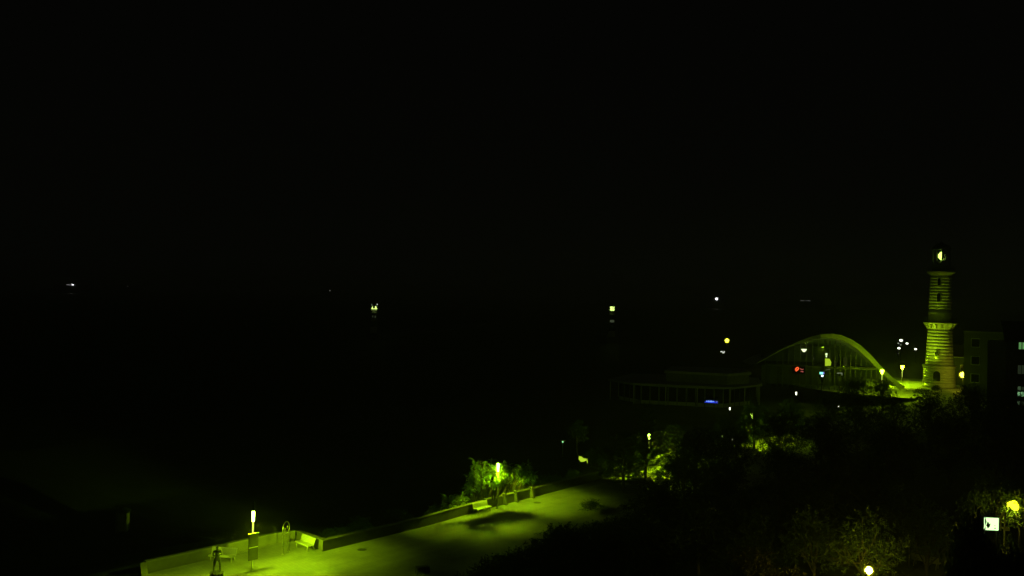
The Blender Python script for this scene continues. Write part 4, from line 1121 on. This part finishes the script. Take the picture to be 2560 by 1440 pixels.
# garden lights between the trees
def garden(label, px, py, Y, r_=.16, m_=E_WH):
    p = V(px, py, Y); t = thing('garden_light', label, 'lamp', (p.x, Y, 0), 0, 'small lights glinting between the trees')
    MB().lathe([(.05, 0), (.03, max(.1, p.z - r_))], 8).build('post', M_DARK, t)
    MB().lathe([(r_ * .5, p.z - r_), (r_ * .8, p.z + r_ * .2), (r_ * .55, p.z + r_), (r_ * .9, p.z + r_ * 1.7), (r_ * .4, p.z + r_ * 2.1)], 10).build('lantern', m_, t)
garden('small white light with a bright top below the red neon sign', 1990.5, 985, 150, .17)
garden('small white light below and beyond the blue neon letters', 1824.5, 1023, 140, .14)
garden('tiny white speck of light under the cyan light box', 2096.5, 1017, 140, .09)
garden('faint glowing speck in place of lit leaves, right of the leafy tree', 1830, 1101, 105, .08)  # lantern added where small leaves catch lamp light
garden('small green glow in place of lit leaves, far left before the pavilion', 1806, 1092, 108, .1, emit('lit_leaf_green', (.6, .9, .2), .6))  # green emission added in place of leaves lit by the hidden lamp
# white L-shaped lit sign under the lone yellow lamp
p = V(1806.5, 880, 318); k = 318 / F_PX
wl = thing('lit_board', 'tiny white bent light strip under the lone yellow lamp', 'lit sign', (p.x, 318, -3))
z = p.z + 3
mb = MB(); mb.bar((-.75, 0, z + .1), (.0, 0, z + .12), .2, .3); mb.bar((-.1, 0, z - .25), (.6, 0, z - .25), .2, .3); mb.bar((.5, 0, z - .3), (.55, 0, z + .35), .2, .28); mb.build('strip', emit('strip_white', (.9, 1, .8), 1.0), wl)
MB().tube([(0, .2, 0), (0, .2, z)], .1, 8).build('post', M_DARK, wl)
# greenish T lamp on the beach access
p = V(1407, 1102, 112); k = 112 / F_PX
tl = thing('beach_lamp', 'small greenish flat headed lamp alone in the dark beach side', 'lamp', (p.x, 112, -.5))
z = p.z + .5
MB().lathe([(.38, z), (.38, z + .03), (.05, z + .1)], 16).build('flat_head', mat('lamp_enamel', (.5, .6, .52), .4), tl)
MB().lathe([(.05, z - .22), (.1, z - .1), (.1, z - .02)], 12).build('bulb', emit('bulb_green', (.35, 1, .4), 1.6), tl)
MB().lathe([(.3, z - .012), (.3, z - .002)], 16).build('lit_rim', emit('rim_green', (.35, .8, .4), .5), tl)
MB().lathe([(.06, 0), (.035, z - .22)], 10).build('pole', M_GREYMET, tl)
# glowing panel put in for a brightly lit patch by the pale tree
p = V(1458, 1149, 104); k = 104 / F_PX
yb = thing('patch_glow_panel', 'small glowing yellow green panel standing in for a lit patch at the pale tree', 'lit sign', (p.x, 104, 0), R(-10))
MB().box((0, .08, p.z), (25 * k, .1, 20 * k)).build('backing', M_DARK, yb)
ep = MB().extrude([(x * k, 0, p.z - y * k) for x, y in ((-11, -8), (-4, -7), (3, -3), (11, -3), (11, 10), (8, 2), (1, 5), (-6, 6), (-9, 2), (-11, 1))], (0, .04, 0)); ep.build('lit_panel', emit('patch_glow_yellowgreen', (.62, .95, .04), .8), yb)
MB().tube([(11 * k, .08, 0), (11 * k, .08, p.z)], .04, 8).build('post', M_DARK, yb); MB().tube([(-8 * k, .08, 0), (-8 * k, .08, p.z)], .04, 8).build('post', M_DARK, yb)

# ------------------------------------------------------------------ moles, mole lights and ships
M_STONE = mat('mole_stone', (.16, .16, .15), .9, var=.4, scale=.3, bump=.5)
def mole(px, Y, dx, label):
    p = V(px, 800, Y); mb = MB()
    mb.extrude([(p.x - 4, Y - 6, -6), (p.x + 4, Y - 6, -6), (p.x + 2.5, Y - 6, -2.2), (p.x - 2.5, Y - 6, -2.2)], (dx, 260 if px > 0 else 0, 0))
    return tag(mb.build('stone_mole', M_STONE), label, 'breakwater', 'stone moles at the harbour mouth')
mole(935, 455, 60, 'stone breakwater running out to the farther left mole light')
mole(1530, 470, 30, 'stone breakwater running out to the mole light nearer the pavilion')
def mole_light(label, px, pyl, Y, var):
    g = V(px, 800, Y); z = V(px, pyl, Y).z + 2.2
    t = thing('mole_light', label, 'lighthouse', (g.x, Y, -2.2), 0, 'mole lights at the harbour mouth')
    M_W = mat('mole_white', (.5, .5, .47), .6, var=.1); M_G = mat('mole_band', (.06, .16, .08), .6, var=.2)
    zs = [0, 3.2, 6.2, 9.2, z - 3.6]
    for i in range(4):
        r0_, r1_ = 1.75 - .13 * i, 1.75 - .13 * (i + 1)
        MB().lathe([(r0_, zs[i]), (r1_, zs[i + 1])], 24).build('tower_band', M_G if i % 2 else M_W, t)
    MB().lathe([(1.25, z - 3.6), (2.2, z - 3.3), (2.2, z - 3.0), (1.3, z - 3.0), (1.3, z - 1.0)], 24).build('gallery', M_W, t)
    mb = MB()
    for i in range(16):
        a = 2 * PI * i / 16; mb.tube([(2.1 * math.cos(a), 2.1 * math.sin(a), z - 3), (2.1 * math.cos(a), 2.1 * math.sin(a), z - 2)], .04, 5)
    mb.tube([(2.1 * math.cos(2 * PI * i / 24), 2.1 * math.sin(2 * PI * i / 24), z - 2) for i in range(25)], .05, 5, False); mb.build('railing', M_DARK, t)
    EM = emit('mole_lantern_%d' % var, (.68, 1.0, .22), 2.2)
    if var: 
        MB().lathe([(.9, z - 1.0), (1.25, z - .7), (1.0, z - .1), (1.15, z + .9), (1.2, z + 1.2)], 24).build('lantern', EM, t)
        MB().extrude([(.02, -1.6, z - .55), (.28, -1.6, z - .2), (.5, -1.6, z + 1.25), (.18, -1.6, z + 1.25), (.1, -1.6, z + .3)], (0, .3, 0)).build('dark_bar', M_DARK, t)
    else:
        MB().lathe([(1.5, z - .9), (1.5, z - .55), (1.15, z - .3), (1.0, z + .5)], 24).build('lantern', EM, t)
        MB().lathe([(.52, -.6), (.6, .9), (.3, 1.2)], 16, (0, -1.25, z)).build('dark_bar', M_DARK, t)
        MB().ball((1.5, -.2, z + 1.45), .3, 6).build('top_lamp', emit('mole_top_white', (.9, 1, .85), .8), t)
        MB().ball((-1.15, -.4, z + 1.25), .36, 6).build('top_lamp', emit('mole_top_green', (.6, .8, .5), .3), t)
    MB().lathe([(1.45, z + 1.2), (1.4, z + 1.35), (.7, z + 2.0), (.1, z + 2.3), (.05, z + 3.4)], 24).build('roof', M_DARK, t)
    E_F = emit('mole_window_dim', (.7, .9, .5), .07)
    if var: MB().box((-.1, -1.42, z - 6.5), (2.2, .1, 1.2)).build('lit_window', E_F, t)
    else:
        for x, dz, h in ((-.55, -4.7, .8), (.85, -4.8, 1.1)): MB().box((x, -1.45, z + dz), (.28, .1, h)).build('lit_window', E_F, t)
mole_light('mole light with flared bright lantern and a white top lamp, farther left', 935, 768, 455, 0)
mole_light('mole light with a compact yellowish lantern split by a dark bar', 1530, 772, 470, 1)
def ship(label, px, py, Y, lights, L=120):
    p = V(px, py, Y); t = thing('ship', label, 'ship', (p.x, Y, -5), 0, 'distant ships on the horizon')
    z = p.z + 5; k = Y / F_PX
    zd = L * .075
    hull = [(-L / 2, 0), (-L / 2 + 4, -9), (L / 2 - 14, -9), (L / 2, 0), (L / 2 - 14, 9), (-L / 2 + 4, 9)]
    MB().prism(hull, -2, zd).build('hull', M_DARK, t)
    MB().box((0, 0, (zd + z + 2) / 2), (L * .55, 16, z + 2 - zd)).build('superstructure', M_DARK, t)
    MB().tube([(L * .2, 0, z + 2), (L * .2, 0, z + 9)], .3, 6).build('mast', M_DARK, t)
    for (dx, dy, wd, ht, m_) in lights:
        MB().box((dx * k, -9.6, z - dy * k), (wd * k, 1.0, ht * k)).build('deck_light', m_, t)
ship('far ship with a bright point and a grey streak on the left horizon', 182, 712, 2200, [(-5, 0, 8, 1.7, emit('ship_grey', (1, 1, 1), .18)), (-9, .2, 3, 1.2, emit('ship_grey', (1, 1, 1), .18)), (4.6, 0, 4.6, 3.2, emit('ship_white', (1, 1, 1), 2))], 160)
ship('very faint ship light right of the bright far ship', 323.5, 716, 2300, [(0, 0, 3, 3, emit('ship_ghost', (1, 1, 1), .006))], 90)
ship('faint lone ship light on the middle horizon', 827, 726.5, 2300, [(0, 0, 3.4, 2.6, emit('ship_dim', (1, 1, 1), .06))], 90)
ship('bright round ship light above the pavilion on the horizon', 1789, 747.3, 2000, [(0, 0, 4.2, 5.4, emit('ship_white', (1, 1, 1), 2)), (0, 0, 6.4, 3.2, emit('ship_white', (1, 1, 1), 2))], 60)
ship('far ship showing a dim broken line of light', 2010, 751.5, 2200, [(-8, 0, 8, 1.6, emit('ship_line', (1, 1, 1), .05)), (8, 0, 9, 1.7, emit('ship_line', (1, 1, 1), .05)), (0, 0, 6, 1.2, emit('ship_line2', (1, 1, 1), .025))], 160)

# ------------------------------------------------------------------ thin haze added for lamp halos and lifted darks
HAZE = 0.0007
for o in list(C.objects):                      # far lights are strong enough to be seen through it
    if o.name.startswith('deck_light'):
        m_ = o.data.materials[0]
        if not m_.get('raised'):
            m_['raised'] = 1
            e = [n for n in m_.node_tree.nodes if n.type == 'EMISSION'][0]
            e.inputs['Strength'].default_value *= math.exp(HAZE * o.parent.location.y)
hm = bpy.data.materials.new('halo_haze'); hm.use_nodes = True
hn = hm.node_tree; hn.nodes.clear()
ho_ = hn.nodes.new('ShaderNodeOutputMaterial'); hv = hn.nodes.new('ShaderNodeVolumePrincipled')
hv.inputs['Color'].default_value = (.9, .9, .9, 1); hv.inputs['Density'].default_value = HAZE
hn.links.new(hv.outputs[0], ho_.inputs['Volume'])
hz_ = MB().box((0, 4300, 17), (14600, 9800, 50)).build('haze', hm)
tag(hz_, kind='stuff')
